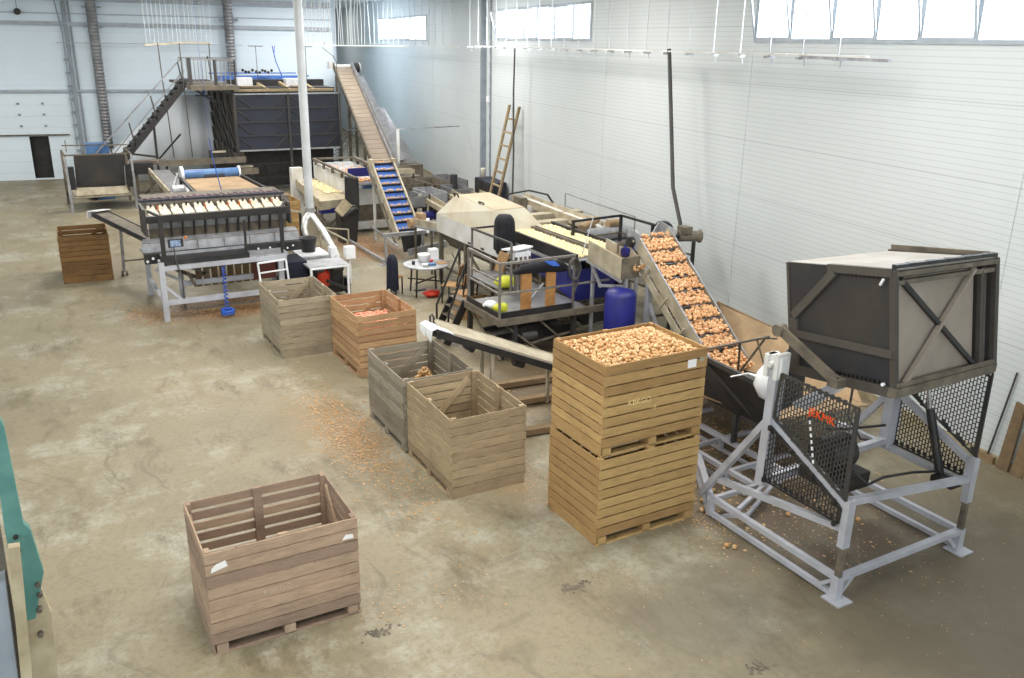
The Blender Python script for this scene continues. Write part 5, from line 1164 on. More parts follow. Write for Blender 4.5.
WBd('collecting_trough', 'steel', lambda m: (m.plate([(2.3, 21.0, 1.42), (5.9, 21.0, 1.42), (5.9, 21.02, 1.62), (2.3, 21.02, 1.62)], .02), m.plate([(2.3, 21.05, 1.63), (5.9, 21.05, 1.63), (5.85, 21.2, 1.70), (2.35, 21.2, 1.70)], .02), m.box(2.3, 5.9, 21.0, 21.6, 1.38, 1.44)), 'light steel trough along the front')
WBd('trough_rib', 'dusty', lambda m: [m.box(2.9 + k * .6, 2.915 + k * .6, 20.98, 21.0, 1.42, 1.62) for k in range(5)])
WBd('drum_panel', 'dusty', lambda m: (m.plate([(2.5, 21.2, 1.68), (5.65, 21.2, 1.68), (5.65, 21.12, 1.92), (2.5, 21.12, 1.92)], .02),), 'dull grey lower discharge panel')
WBd('upper_panel', 'steel', lambda m: (m.plate([(2.5, 21.14, 1.92), (5.65, 21.14, 1.92), (5.65, 21.06, 2.12), (2.5, 21.06, 2.12)], .02),), 'pale upper discharge panel')
for k in range(12):
    WBd('divider', 'black', lambda m: m.plate([(2.72 + k * .252, 21.2, 1.70), (2.72 + k * .252, 21.02, 1.78), (2.72 + k * .252, 20.98, 2.12), (2.72 + k * .252, 21.15, 2.12)], .03))
WBd('front_beam', 'black', lambda m: (m.box(2.45, 5.7, 20.92, 21.06, 2.10, 2.25), m.plate([(2.42, 20.9, 1.8), (2.42, 21.7, 1.8), (2.42, 21.7, 2.45), (2.42, 21.0, 2.4)], .05), m.plate([(5.7, 20.9, 1.85), (5.7, 21.7, 1.85), (5.7, 21.7, 2.42), (5.7, 21.0, 2.35)], .05)))
for k in range(12):
    x0 = 2.52 + k * .262
    p_ = WBd('weigh_pan', 'pan', lambda m: (m.plate([(x0, 21.08, 2.25), (x0 + .23, 21.08, 2.25), (x0 + .23, 21.38, 2.31), (x0, 21.38, 2.31)], .02), m.plate([(x0 + .02, 21.38, 2.30), (x0 + .21, 21.38, 2.30), (x0 + .19, 21.6, 2.38), (x0 + .04, 21.6, 2.38)], .02), m.plate([(x0, 21.08, 2.25), (x0, 21.4, 2.31), (x0, 21.4, 2.37), (x0, 21.08, 2.29)], .012)))
    WBd('pan_hinge', 'orange' if k in (0, 4, 6, 7, 8, 10) else 'dusty', lambda m: m.box(x0 + .235, x0 + .258, 21.3, 21.42, 2.30, 2.40), par=p_)
    WBd('pan_clip', 'black', lambda m: m.box(x0 + .1, x0 + .14, 21.52, 21.58, 2.36, 2.44), par=p_)
    WBd('pan_arm', 'dusty', lambda m: m.bar((x0 + .07, 21.6, 2.36), (x0 + .16, 21.95, 2.42), .03), par=p_)
WBd('pan_crossrail', 'navy', lambda m: (m.bar((2.45, 21.85, 2.46), (5.8, 21.85, 2.44), .06, .05), m.bar((2.45, 22.1, 2.45), (5.9, 22.1, 2.42), .1, .04)))
WBd('rear_bed', 'dusty', lambda m: m.box(2.6, 5.9, 21.7, 23.2, 2.2, 2.4))
WBd('wiring', 'wire', lambda m: [m.hose([(2.5 + k * .16, 21.9 + .05 * (k % 3), 2.46), (2.56 + k * .16, 22.0, 2.50 + .02 * (k % 2)), (2.68 + k * .16, 22.05, 2.46)], .014, 6) for k in range(20)], 'mauve hoses bundled along the back')
for (x, y, z0, z1_) in ((2.64, 20.25, 1.25, 2.37), (4.45, 20.3, 1.25, 2.15), (5.27, 20.25, 1.25, 2.37), (5.4, 20.6, 1.25, 2.35)):
    WBd('post', 'black', lambda m: m.bar((x, y, z0), (x, y, z1_), .09 if x < 3 else .05))
WBd('overhead_rail', 'black', lambda m: (m.bar((2.64, 20.25, 2.36), (5.3, 20.25, 2.36), .06), m.bar((2.64, 20.25, 2.37), (2.5, 21.0, 2.37), .05), m.bar((5.3, 20.25, 2.36), (5.6, 21.0, 2.37), .05)))
mo = WBd('monitor', 'black', lambda m: m.box(2.74, 3.06, 20.15, 20.21, 1.68, 1.86))
WBd('screen', 'screen', lambda m: m.box(2.78, 3.0, 20.14, 20.15, 1.7, 1.84), 'pale blue-grey screen', par=mo)
WBd('signal_lamp', 'orange', lambda m: m.lathe((3.12, 20.18, 1.84), [(.02, 0), (.035, .04), (.015, .07)], 12), 'orange lamp beside the monitor')
WBd('monitor_cable', 'cable', lambda m: m.hose([(2.85, 20.16, 1.68), (2.86, 20.12, 1.4), (2.95, 20.12, 1.0), (2.96, 20.2, .5), (3.0, 20.3, .2)], .015))
WBd('white_bracket_frame', 'plastic', lambda m: (m.path([(4.68, 20.1, .62), (4.64, 20.1, 1.14), (5.3, 20.1, 1.17), (5.34, 20.1, .66)], .04), m.bar((4.66, 20.1, .9), (5.32, 20.1, .93), .03)), 'white tube frame at the right end')
WBd('inner_tray', 'steel', lambda m: m.box(4.45, 5.3, 20.3, 20.9, 1.16, 1.2))
# blue air hose with coil on the floor
m = MB(); m.hose([(3.86 + .045 * math.cos(t * 1.1), 20.08 + .045 * math.sin(t * 1.1), 1.15 - t * .0165) for t in range(0, 66)], .014, 6)
m.hose([(3.84 + .13 * math.cos(t * .5), 19.95 + .12 * math.sin(t * .5), .05 + .004 * t) for t in range(0, 34)], .03, 6)
one(m, 'air_hose', 'cordblue', 'blue spiral air hose hanging from the weighing machine to the floor', 'hose')
m = MB(); m.box(4.72, 5.25, 20.9, 20.98, .55, 1.1); one(m, 'red_panel', 'reddark', 'dull red netting panel inside the right end of the weighing machine', 'netting')
m = MB(); m.box(5.4, 5.95, 20.6, 21.5, .3, .95); one(m, 'blue_crate', 'navycloth', 'dark blue plastic crate at the right end of the weighing machine', 'crate')
# slim conveyor to the far crate
sc_ = thing('slim_conveyor', 'slim dark conveyor sloping down from the far-left crate to the weighing machine', 'conveyor', (2, 24.5, 0))
a, b = Vector((1.82, 25.3, 1.68)), Vector((2.85, 22.9, 1.32))
dv = (b - a).normalized(); nn = Vector((-dv.y, dv.x, 0)).normalized() * .2
for s_ in (-1, 1): MB().plate([a + nn * s_ - Vector((0, 0, .1)), b + nn * s_ - Vector((0, 0, .1)), b + nn * s_ + Vector((0, 0, .03)), a + nn * s_ + Vector((0, 0, .03))], .03).build('side_plate', 'black', sc_)
MB().plate([a - nn, b - nn, b + nn, a + nn], .02).build('belt', 'dusty', sc_)
m = MB(); m.plate([a + nn + Vector((-.1, .15, .02)), a - nn + Vector((-.1, .15, .02)), a - nn + Vector((.1, -.1, .05)), a + nn + Vector((.1, -.1, .05))], .02); m.plate([a + nn + Vector((-.1, .15, .02)), a - nn + Vector((-.1, .15, .02)), a - nn + Vector((-.12, .18, -.16)), a + nn + Vector((-.12, .18, -.16))], .02); m.build('end_flap', 'plastic', sc_, 'white plastic end flap')
m = MB(); m.bar((2.2, 24.9, 0.1), (2.2, 24.4, 1.42), .07); m.build('leg', 'steel', sc_)
m = MB(); m.tube((2.13, 24.88, .07), (2.18, 24.88, .07), .07, n=14); m.tube((2.24, 24.9, .06), (2.29, 24.9, .06), .06, n=14); m.build('castor', 'dusty', sc_)
m = MB(); m.bar((2.2, 24.2, .55), (2.7, 22.7, .9), .04); m.build('stay', 'dusty', sc_)

# ------------------------------------------------------------------ blue roller conveyor and belts behind
br = thing('blue_roller_conveyor', 'wide feed belt with a pale blue roller behind the weighing machine', 'conveyor', (5.3, 27, 0))
MB().tube((4.5, 28.3, 2.1), (6.15, 28.3, 2.1), .15, n=24).build('roller', 'rollblue', br)
MB().tube((5.1, 28.28, 2.02), (5.7, 28.28, 2.02), .155, n=24).build('roller_cover', 'navy', br)
m = MB(); m.tube((4.42, 28.3, 2.1), (4.5, 28.3, 2.1), .26, n=24); m.tube((6.15, 28.3, 2.1), (6.2, 28.3, 2.1), .2, n=24); m.build('end_disc', 'plastic', br, 'white end disc')
MB().plate([(4.3, 23.3, 2.0), (6.2, 23.3, 2.0), (6.1, 28.3, 1.98), (4.5, 28.3, 1.98)], .03).build('belt', 'tan', br)
m = MB(); m.bar((4.2, 23.3, 2.0), (4.42, 28.3, 2.0), .06, .1); m.bar((6.3, 23.3, 2.0), (6.2, 28.3, 2.0), .06, .1); m.build('side_rail', 'black', br)
for (x, y) in ((4.3, 23.6), (6.2, 23.6), (4.4, 28.2), (6.2, 28.2)): MB().bar((x, y, 0), (x, y, 1.98), .08).build('leg', 'dark', br)
m = MB(); m.tube((4.0, 27.4, 1.75), (4.35, 27.4, 1.75), .2, n=14); m.bar((3.9, 27.2, 1.6), (4.3, 28.0, 2.2), .05); m.build('drive_motor', 'steel', br)
sb = thing('grey_side_belt', 'grey belt conveyor running from the cart towards the feed belt', 'conveyor', (4.2, 31, 0))
MB().plate([(4.2, 28.6, 1.5), (4.75, 28.4, 1.5), (4.9, 33.8, 1.52), (4.35, 33.9, 1.52)], .04).build('belt', 'duct', sb)
m = MB(); m.bar((4.1, 28.6, 1.5), (4.25, 33.9, 1.52), .06, .2); m.build('side_board', 'dustlight', sb)
for y_ in (29.0, 31.2, 33.4): MB().bar((4.2, y_, 0), (4.2, y_, 1.5), .09).build('leg', 'dusty', sb)
MB().plate([(4.55, 28.2, 1.5), (4.85, 28.2, 1.5), (5.0, 28.7, 1.62), (4.65, 28.8, 1.62)], .03).build('end_plate', 'plastic', sb, 'white end plate')
for i, (y_, z_, x0, x1_, lab) in enumerate(((34.2, 1.75, 4.6, 7.7, 'upper cross conveyor in front of the dark bunker stack'), (33.2, 1.45, 5.0, 7.9, 'lower cross conveyor in front of the dark bunker stack'))):
    t = thing('cross_conveyor', lab, 'conveyor', ((x0 + x1_) / 2, y_, 0), 'cross conveyors before the bunker')
    MB().plate([(x0, y_ - .3, z_ - .1), (x1_, y_ - .3, z_ - .1), (x1_, y_ - .3, z_ + .12), (x0, y_ - .3, z_ + .12)], .04).build('side_board', 'dusty', t)
    MB().box(x0, x1_, y_ - .28, y_ + .3, z_ - .02, z_ + .02).build('belt', 'belt', t)
    for x in (x0 + .3, x1_ - .3): MB().bar((x, y_, 0), (x, y_, z_), .08).build('leg', 'dark', t)
# bunker stack -------------------------------------------------
bk = thing('bunker_stack', 'huge slate-coloured bunker stack with diagonal ribs at the far end', 'bunker', (10.15, 39.5, 0))
def BB(name, mt, fn, label=None):
    m = MB(); fn(m); return m.build(name, mt, bk, label)
for (x0, x1_) in ((8.05, 10.1), (10.2, 12.25)):
    for k in range(4):
        z0 = 1.8 + k * .54
        p_ = BB('face_panel', 'navy', lambda m: m.box(x0, x1_, 36.5, 36.56, z0 + .01, z0 + .53))
        m = MB(); m.bar((x0 + .05, 36.47, z0 + .48), (x0 + .62, 36.47, z0 + .03), .04); m.bar((x1_ - .1, 36.47, z0 + .48), (x1_ - .62, 36.47, z0 + .03), .04); m.bar((x0, 36.47, z0), (x1_, 36.47, z0), .05); m.build('rib', 'dark', p_)
for x in (8.01, 10.15, 12.3): BB('upright', 'dark', lambda m: m.bar((x, 36.46, 0), (x, 36.46, 3.98), .1))
BB('top_edge', 'steel', lambda m: (m.bar((8.0, 36.45, 3.98), (12.3, 36.45, 3.98), .05), m.bar((8.0, 36.44, 1.78), (12.3, 36.44, 1.76), .06)))
BB('under_frame', 'black', lambda m: (m.box(8.05, 12.2, 37.2, 37.3, .2, 1.78), m.bar((8.0, 36.6, 1.2), (12.3, 36.6, 1.2), .05), m.bar((8.0, 36.6, .65), (12.3, 36.6, .62), .05), m.bar((9.15, 36.6, 1.2), (9.3, 36.6, .1), .07)))
BB('side_lattice', 'dark', lambda m: [m.plate([(8.0, 37.0 + i * 1.2, 1.2 + k * .62), (8.0, 37.35 + i * 1.2, 1.2 + k * .62), (8.0, 37.9 + i * 1.2, 1.75 + k * .62), (8.0, 37.5 + i * 1.2, 1.75 + k * .62)], .05) for i in range(4) for k in range(4)] + [m.bar((8.0, 36.5 + i * 1.2, 0), (8.0, 36.5 + i * 1.2, 3.9), .1) for i in range(6)])
BB('side_sheet', 'dusty', lambda m: (m.plate([(8.03, 36.6, .4), (8.03, 42.5, .9), (8.03, 42.5, 2.0), (8.03, 36.6, 1.6)], .02), m.plate([(8.25, 36.6, 1.2), (8.25, 42.4, 1.2), (8.25, 42.4, 3.9), (8.25, 36.6, 3.9)], .02)))
BB('stepped_box', 'black', lambda m: [m.box(6.7 + k * .4, 7.25 + k * .4, 35.2 - k * .4, 35.7 - k * .4, 1.2 - k * .25, 1.95 - k * .25) for k in range(3)])
BB('stepped_box_edge', 'dustlight', lambda m: [m.box(6.7 + k * .4, 7.25 + k * .4, 35.15 - k * .4, 35.2 - k * .4, 1.9 - k * .25, 1.97 - k * .25) for k in range(3)])
BB('top_deck', 'black', lambda m: (m.box(8.0, 12.3, 37.0, 42.4, 4.0, 4.2), m.box(8.2, 12.3, 38.4, 38.8, 4.2, 4.45)))
BB('top_timber', 'ladderwood', lambda m: (m.bar((8.1, 36.9, 4.1), (12.2, 36.9, 4.1), .2, .1), m.bar((9.5, 36.9, 4.1), (9.35, 38.0, 4.3), .1), m.bar((10.4, 36.9, 4.1), (10.25, 38.0, 4.35), .1), m.bar((11.4, 36.9, 4.1), (11.25, 38.0, 4.35), .1), m.box(8.5, 9.3, 37.3, 37.6, 4.15, 4.25), m.box(10.6, 11.1, 37.3, 37.6, 4.15, 4.25)))
BB('top_box', 'plastic', lambda m: (m.box(8.55, 9.15, 38.0, 38.5, 4.2, 4.55), m.box(10.55, 11.2, 38.0, 38.5, 4.2, 4.5)), 'white boxes on top')
BB('top_rail', 'beltblue', lambda m: (m.bar((8.0, 39.5, 4.55), (12.0, 39.5, 4.55), .05), m.bar((8.1, 41.5, 4.6), (12.0, 41.5, 4.6), .05), m.box(8.3, 12.0, 40.5, 41.0, 4.3, 4.5)), 'light blue rails on top')
BB('chain_row', 'black', lambda m: [m.ball((9.3 + k * .14, 40.2 + .1 * math.sin(k), 4.72 + .05 * math.cos(k * 2)), .07, lv=1) for k in range(10)])
# access stairs and landing
ac = thing('access_stairs', 'dark steel stairs with blue-grey handrails rising to the landing at far left', 'stairs', (5.5, 38, 0))
def AB(name, mt, fn, label=None):
    m = MB(); fn(m); return m.build(name, mt, ac, label)
t0 = Vector((6.45, 37.5, 4.40)); b0_ = Vector((3.0, 37.5, .4)) ; d_ = (t0 - b0_)
b0_ = t0 + (Vector((4.14, 37.5, 1.81)) - t0) * 1.68
for o_ in (0, .9): AB('stringer', 'black', lambda m: m.bar(b0_ + Vector((0, o_, 0)), t0 + Vector((0, o_, 0)), .05, .22))
AB('tread', 'dark', lambda m: [m.box(b0_.x + (t0.x - b0_.x) * k / 20 - .12, b0_.x + (t0.x - b0_.x) * k / 20 + .12, 37.5, 38.4, b0_.z + (t0.z - b0_.z) * k / 20, b0_.z + (t0.z - b0_.z) * k / 20 + .12) for k in range(21)])
AB('handrail', 'duct', lambda m: [(m.bar(b0_ + Vector((-.5 + .0, o_, .95)), t0 + Vector((-.1, o_, .92)), .05), m.bar(b0_ + Vector((-.2, o_, .5)), t0 + Vector((-.05, o_, .45)), .04)) for o_ in (0,)])
AB('handrail_post', 'dark', lambda m: [m.bar(b0_.lerp(t0, k), b0_.lerp(t0, k) + Vector((-.15, 0, .9)), .05) for k in (.25, .45, .68, .97)])
AB('support_leg', 'black', lambda m: (m.bar((5.07, 37.6, 0), (5.07, 37.6, 2.8), .09), m.bar((4.2, 37.6, 1.7), (5.07, 37.6, 1.55), .07), m.bar((5.07, 37.6, 1.4), (6.2, 38.6, 2.3), .05)))
AB('landing', 'dusty', lambda m: (m.box(6.5, 8.1, 37.3, 42.0, 4.22, 4.32), m.box(6.4, 8.2, 36.3, 37.3, 4.15, 4.32)), )
AB('landing_bracket', 'black', lambda m: (m.bar((6.6, 37.3, 4.2), (7.5, 37.3, 3.6), .08), m.bar((6.7, 37.3, 3.9), (7.4, 37.3, 3.9), .06), m.bar((7.6, 37.3, 4.2), (7.6, 37.3, 3.2), .08)))
AB('guard_railing', 'duct', lambda m: (m.bar((6.4, 38.6, 5.3), (8.2, 38.6, 5.3), .05), m.bar((6.4, 38.6, 4.35), (8.2, 38.6, 4.35), .05), [m.bar((6.4 + k * .15, 38.6, 4.35), (6.4 + k * .15, 38.6, 5.3), .025) for k in range(13)], m.bar((6.45, 36.6, 5.28), (8.15, 36.6, 5.28), .05), m.bar((8.17, 36.6, 5.29), (8.17, 38.6, 5.3), .05), m.bar((7.4, 36.6, 5.25), (8.15, 36.6, 5.25), .05), [m.bar((7.4 + k * .19, 36.6, 4.3), (7.4 + k * .19, 36.6, 5.25), .025) for k in range(5)]))
AB('railing_post', 'dark', lambda m: (m.bar((6.45, 36.6, 4.3), (6.45, 36.6, 5.35), .14, .06), m.bar((7.4, 36.6, 4.2), (7.4, 36.6, 5.28), .1), m.bar((8.15, 36.6, 4.2), (8.15, 36.6, 5.28), .06)))
# pale plastic curtain behind the stairs
m = MB(); pts = []
n_ = 60
for k in range(n_ + 1):
    s_ = k / n_; x = 3.4 + s_ * 4.6; y = 41.2 + .03 * math.sin(k * .7) ; zt_ = min(3.7, 1.2 + s_ * 3.9) if s_ < .64 else 3.7
    pts.append((x, y, 0.0)); pts.append((x + .1, y, zt_))
m.add(pts, [(2 * k, 2 * k + 2, 2 * k + 3, 2 * k + 1) for k in range(n_)], .5, True)
cu_ = one(m, 'plastic_curtain', 'curtain', 'pale hanging plastic sheet behind the access stairs', 'curtain')
so = cu_.modifiers.new('thick', 'SOLIDIFY'); so.thickness = .01
# slatted incline conveyor
inc = thing('slatted_incline', 'tall brown slatted incline conveyor beside the bunker stack', 'conveyor', (13, 36.5, 0))
m = MB(); i0, i1 = Vector((12.0, 31.5, 1.1)), Vector((13.64, 41.0, 4.84)); j0, j1 = Vector((12.85, 31.5, 1.1)), Vector((14.5, 41.0, 4.86))
for k in range(26):
    a, b = k / 26, (k + .93) / 26
    m.plate([i0.lerp(i1, a), i0.lerp(i1, b), j0.lerp(j1, b), j0.lerp(j1, a)], .03)
m.build('slats', 'slat', inc)
up3 = Vector((0, 0, .12))
m = MB(); m.bar(i0 + up3, i1 + up3, .06, .25); m.build('side_rail', 'dusty', inc)
m = MB(); m.bar(j0 + up3, j1 + up3, .06, .25); m.bar(j0 + Vector((.05, 0, .35)), j1 + Vector((.05, 0, .05)), .05, .4); m.build('side_board', 'duct', inc)
m = MB(); m.tube((13.5, 41.2, 4.9), (14.8, 41.2, 4.9), .1); m.tube((14.6, 41.1, 4.85), (14.95, 41.1, 4.85), .22, n=16); m.box(13.45, 13.7, 41.0, 41.3, 4.8, 5.1); m.build('head_drive', 'white', inc, 'pale head bearing and drive')
m = MB(); m.tube((14.62, 41.0, 4.85), (14.85, 41.0, 4.85), .24, n=16); m.build('head_pulley', 'black', inc)
for t_ in (.25, .6, .92):
    for (a, b) in ((i0, i1), (j0, j1)):
        p_ = a.lerp(b, t_); MB().bar((p_.x, p_.y, 0), p_, .1).build('leg', 'dusty', inc)
m = MB()
for k in range(7):
    m.bar((12.6 + .05 * k, 36.8 + k * .4, .6 + .25 * k), (13.2, 37.5 + k * .3, .8 + k * .3), .05); m.bar((13.2, 36.6 + .3 * k, 2.6 - .2 * k), (12.6, 37.4 + .2 * k, 2.2 - .2 * k), .05)
m.build('inner_bracing', 'steel', inc)
for i, (s_, lab) in enumerate(((0, 'grey leaning sheet right of the slatted incline'), (1, 'second, lower grey leaning sheet nearer the wall'))):
    m = MB()
    if s_ == 0: m.plate([(14.6, 40.6, 4.4), (15.0, 40.8, 4.5), (14.0, 33.5, 1.5), (13.5, 33.5, 1.4)], .05)
    else: m.plate([(14.6, 38.0, 3.2), (14.9, 38.0, 3.2), (15.0, 34.6, 1.2), (14.2, 34.2, 1.2)], .05)
    o_ = one(m, 'sheet_panel', 'duct', lab, 'panel', 'sheets leaning by the incline')
m = MB(); m.box(13.4, 14.0, 33.2, 34.0, 0, 1.4); m.box(14.2, 15.0, 34.0, 35, 0, 1.2); one(m, 'machine_base', 'dusty', 'dusty steel base carrying the leaning sheets', 'base')
# cart at far left
cc = thing('netted_cart', 'wheeled steel trolley with dark netting front at far left by the door', 'cart', (2.75, 36, 0))
def KB(name, mt, fn, label=None):
    m = MB(); fn(m); return m.build(name, mt, cc, label)
KB('net_front', 'dark', lambda m: m.plate([(1.95, 35.3, 2.02), (3.6, 35.3, 1.99), (3.55, 35.45, .82), (1.92, 35.45, .84)], .03), 'dark net front')
KB('tray', 'dustlight', lambda m: (m.plate([(1.9, 35.3, .84), (3.56, 35.3, .82), (3.62, 35.1, .58), (1.85, 35.1, .58)], .03), m.box(1.8, 3.7, 35.1, 37.0, .5, .56)), 'steel lower tray')
for x in (1.66, 3.84):
    for y_ in (35.1, 37.1): KB('leg', 'steel' if y_ < 36 else 'dusty', lambda m: (m.bar((x, y_, 0), (x, y_, 1.0), .09), m.bar((x, y_, 1.0), (x, y_, 2.0), .07)))
KB('side_frame', 'dusty', lambda m: [(m.bar((x, 35.1, 2.0), (x, 37.1, 2.0), .06), m.bar((x, 35.1, 1.3), (x, 37.1, 1.3), .05), m.bar((x, 35.1, .6), (x, 37.1, 1.9), .06)) for x in (1.66, 3.84)])
KB('top_bar', 'dusty', lambda m: (m.bar((1.66, 36.4, 2.25), (3.9, 36.4, 2.2), .04), m.bar((1.8, 36.4, 2.0), (1.8, 36.4, 2.45), .03), m.bar((1.66, 35.3, 2.02), (3.84, 35.3, 2.0), .05)))
KB('side_hanger', 'black', lambda m: (m.box(1.7, 1.9, 35.2, 35.5, .8, 1.6), m.box(3.62, 3.8, 35.2, 35.5, .8, 1.6), m.bar((1.85, 35.2, .52), (3.7, 35.2, .52), .07)))
m = MB(); m.box(2.55, 3.35, 37.6, 38.2, 0, 2.15); one(m, 'blue_container', 'rollblue', 'blue container lid visible just behind the netted trolley', 'container')
mi = thing('transfer_unit', 'cluttered dark transfer frame between trolley and access stairs', 'machine', (4.2, 36, 0))
m = MB(); m.box(3.95, 4.6, 35.4, 36.0, 1.2, 1.6); m.build('box', 'black', mi)
m = MB(); m.box(3.9, 5.2, 36.0, 36.5, 1.45, 1.6); m.build('bed', 'dusty', mi)
for x in (4.0, 4.5, 5.1): MB().bar((x, 35.6, 0), (x, 35.6, 1.4), .09).build('leg', 'dusty', mi)
m = MB(); m.bar((3.9, 35.6, .5), (5.2, 35.6, .5), .06); m.bar((3.9, 35.6, .9), (5.2, 35.6, .9), .06); m.bar((4, 35.6, .2), (5, 35.6, 1.2), .06); m.build('rail', 'dusty', mi)

# ------------------------------------------------------------------ box machine, bucket, hoses
bxm = thing('netting_machine', 'low white-framed machine with a glowing red netting inside, right of the weighing machine', 'machine', (6.35, 20.5, 0))
def NB(name, mt, fn, label=None):
    m = MB(); fn(m); return m.build(name, mt, bxm, label)
NB('top_plate', 'steel', lambda m: m.box(5.85, 6.85, 20.1, 20.85, .86, .9))
for (x, y) in ((5.9, 20.12), (6.82, 20.12), (5.9, 20.8), (6.82, 20.8)): NB('leg', 'plastic', lambda m: m.bar((x, y, 0), (x, y, .88), .05))
NB('front_rim', 'plastic', lambda m: m.bar((5.88, 20.1, .86), (6.85, 20.1, .86), .05))
NB('inner_body', 'black', lambda m: (m.box(6.0, 6.8, 20.45, 20.8, .1, .8), m.tube((6.02, 20.12, .8), (6.2, 20.12, .8), .06), m.tube((6.45, 20.12, .8), (6.7, 20.12, .8), .06), m.bar((6.3, 20.2, .5), (6.8, 20.2, .25), .08), m.box(6.82, 6.9, 20.2, 20.5, .1, .5)))
NB('red_roll', 'redglow', lambda m: (m.ball((6.28, 20.38, .58), .17, 1, .5, 1.1, 2), m.ball((6.33, 20.36, .42), .12, 1, .5, 1, 2)), 'bright red netting roll')
ut = thing('utility_stand', 'white stand carrying the black bucket beside the hoses', 'stand', (6.4, 22, 0))
MB().box(6.05, 6.8, 21.5, 22.3, .82, .86).build('top', 'plastic', ut)
m = MB(); m.box(6.05, 6.8, 21.5, 21.54, .62, .82); m.build('apron', 'steel', ut)
for (x, y) in ((6.08, 21.53), (6.77, 21.53), (6.08, 22.27), (6.77, 22.27)): MB().bar((x, y, 0), (x, y, .84), .04).build('leg', 'plastic', ut)
m = MB(); m.lathe((6.4, 21.95, .865), [(.17, 0), (.22, .33), (.24, .34), (.24, .37), (.2, .36), (.16, .05)], 24); one(m, 'bucket', 'black', 'black bucket on the white utility stand', 'bucket')
for i, (x, y, w, lab) in enumerate(((6.86, 21.55, .17, 'narrower white canister, left of the two beside the hoses'), (7.22, 21.4, .26, 'wider white canister, right of the two beside the hoses'))):
    m = MB(); m.box(x, x + w, y, y + .2, .68, 1.0); m.bar((x + w / 2, y + .1, 0), (x + w / 2, y + .1, .7), .04); o_ = one(m, 'white_canister', 'plastic', lab, 'canister', 'white canisters beside the hoses')
# tall white duct with silver hoses
td = thing('tall_duct', 'tall white vertical duct in front of the slate bunker, splitting into silver hoses', 'duct', (7.1, 24, 0))
MB().tube((7.1, 24, 1.42), (7.1, 24, 8.5), .115, n=24).build('pipe', 'pipewhite', td)
MB().tube((7.1, 24, 1.36), (7.1, 24, 1.62), .13, n=24).build('joint', 'steel', td)
m = MB(); m.hose([(7.1, 24, 1.45), (6.86, 23.7, 1.35), (6.76, 23.5, 1.15), (6.78, 23.4, .95), (6.85, 23.3, .8)], [.1, .09, .085, .085, .085], 12); m.build('flexible_hose', 'silver', td, 'silver flexible hose, left branch')
m = MB(); m.hose([(7.1, 24, 1.45), (7.15, 23.7, 1.3), (7.2, 23.2, 1.1), (7.18, 22.5, .85), (7.1, 21.8, .72), (6.95, 21.2, .7), (6.8, 20.85, .8)], [.1, .1, .1, .095, .09, .09, .09], 12); m.build('flexible_hose', 'silver', td, 'silver flexible hose, right branch')
m = MB(); m.path([(7.3, 23.6, 1.1), (7.6, 22.4, .95), (7.62, 22.2, .2)], .035); m.path([(6.5, 23.9, 1.6), (6.9, 24, 1.5), (7.3, 24.1, 1.5)], .05); m.path([(7.3, 24.2, 1.0), (8.2, 24.0, .9), (8.2, 24, .5)], .035); m.bar((7.4, 24.2, 1.1), (7.45, 24.2, .02), .04); m.bar((8.2, 24.0, .55), (8.2, 24, 0), .035); m.bar((7.6, 22.25, .25), (7.6, 22.25, 0), .035); m.build('stay_frame', 'dustlight', td)
MB().bar((6.9, 24.3, .0), (6.9, 24.3, 1.5), .06).build('foot_post', 'dark', td)
# spiral ducts on the back wall
for i, (a0, z0, z1_, lab, tl) in enumerate(((-2.58, 1.35, 8.3, 'left spiral duct running up the far wall by the sectional door', .0), (2.98, 4.5, 8.3, 'right spiral duct on the far wall behind the landing', .0))):
    m = MB(); c0 = H(a0, WB - .35, 0); prof = []; z = z0
    while z < z1_: prof += [(.20, z), (.20, z + .1), (.215, z + .11), (.215, z + .13)]; z += .14
    m.lathe((c0[0], c0[1], 0), prof, 20); o_ = one(m, 'spiral_duct', 'duct', lab, 'duct', 'spiral ducts on the far wall')
m = MB(); hbox(m, -2.95, -2.2, WB - .4, WB - .1, 6.42, 6.5); hbox(m, -2.95, -2.2, WB - .4, WB - .1, 7.2, 7.27); hbox(m, 2.6, 3.4, WB - .4, WB - .1, 6.8, 6.9); one(m, 'duct_bracket', 'trimgrey', 'dark clamp brackets holding the spiral ducts to the wall', 'bracket')
m = MB(); m.ball(H(-5.4, WB - .2, 6.98), .14, lv=2); m.bar(H(-5.4, WB - .2, 7.0), H(-5.4, WB - .2, 8.0), .02); one(m, 'wall_sensor', 'dark', 'small dark device high on the far wall left of the door track', 'sensor')
# ------------------------------------------------------------------ overhead cable trays with hanging cords
def track(name, lab, pts, mt, w=.1, h=.04):
    m = MB(); m.path(pts, w, h); return one(m, name, mt, lab, 'cable tray', 'overhead cable trays')
track('cable_tray', 'long thin overhead tray running parallel to the right wall', [H(WR - .75, 11.9, 5.98), H(WR - .75, 32.0, 5.96)], 'white', .08, .03)
track('cable_tray', 'white overhead tray crossing in front of the far wall to the corner', [(9.8, 33.0, 5.88), (14.0, 33.0, 5.90)], 'white', .08, .04)
track('cable_tray', 'thin overhead line across the far left of the hall', [H(-4.1, WB - .5, 5.78), H(3.5, WB - .5, 5.78)], 'beamgrey', .04, .03)
track('cable_tray', 'crooked pale batten hanging above the access stairs', [(5.1, 37.9, 5.78), (5.9, 37.95, 5.82), (6.7, 38.0, 5.90), (7.6, 38.0, 5.86)], 'dustlight', .12, .06)
track('cable_tray', 'white overhead tray section left of the steel column, along the right wall', [H(WR - .9, 33.5, 5.9), H(WR - .9, 50, 5.9)], 'white', .06, .03)
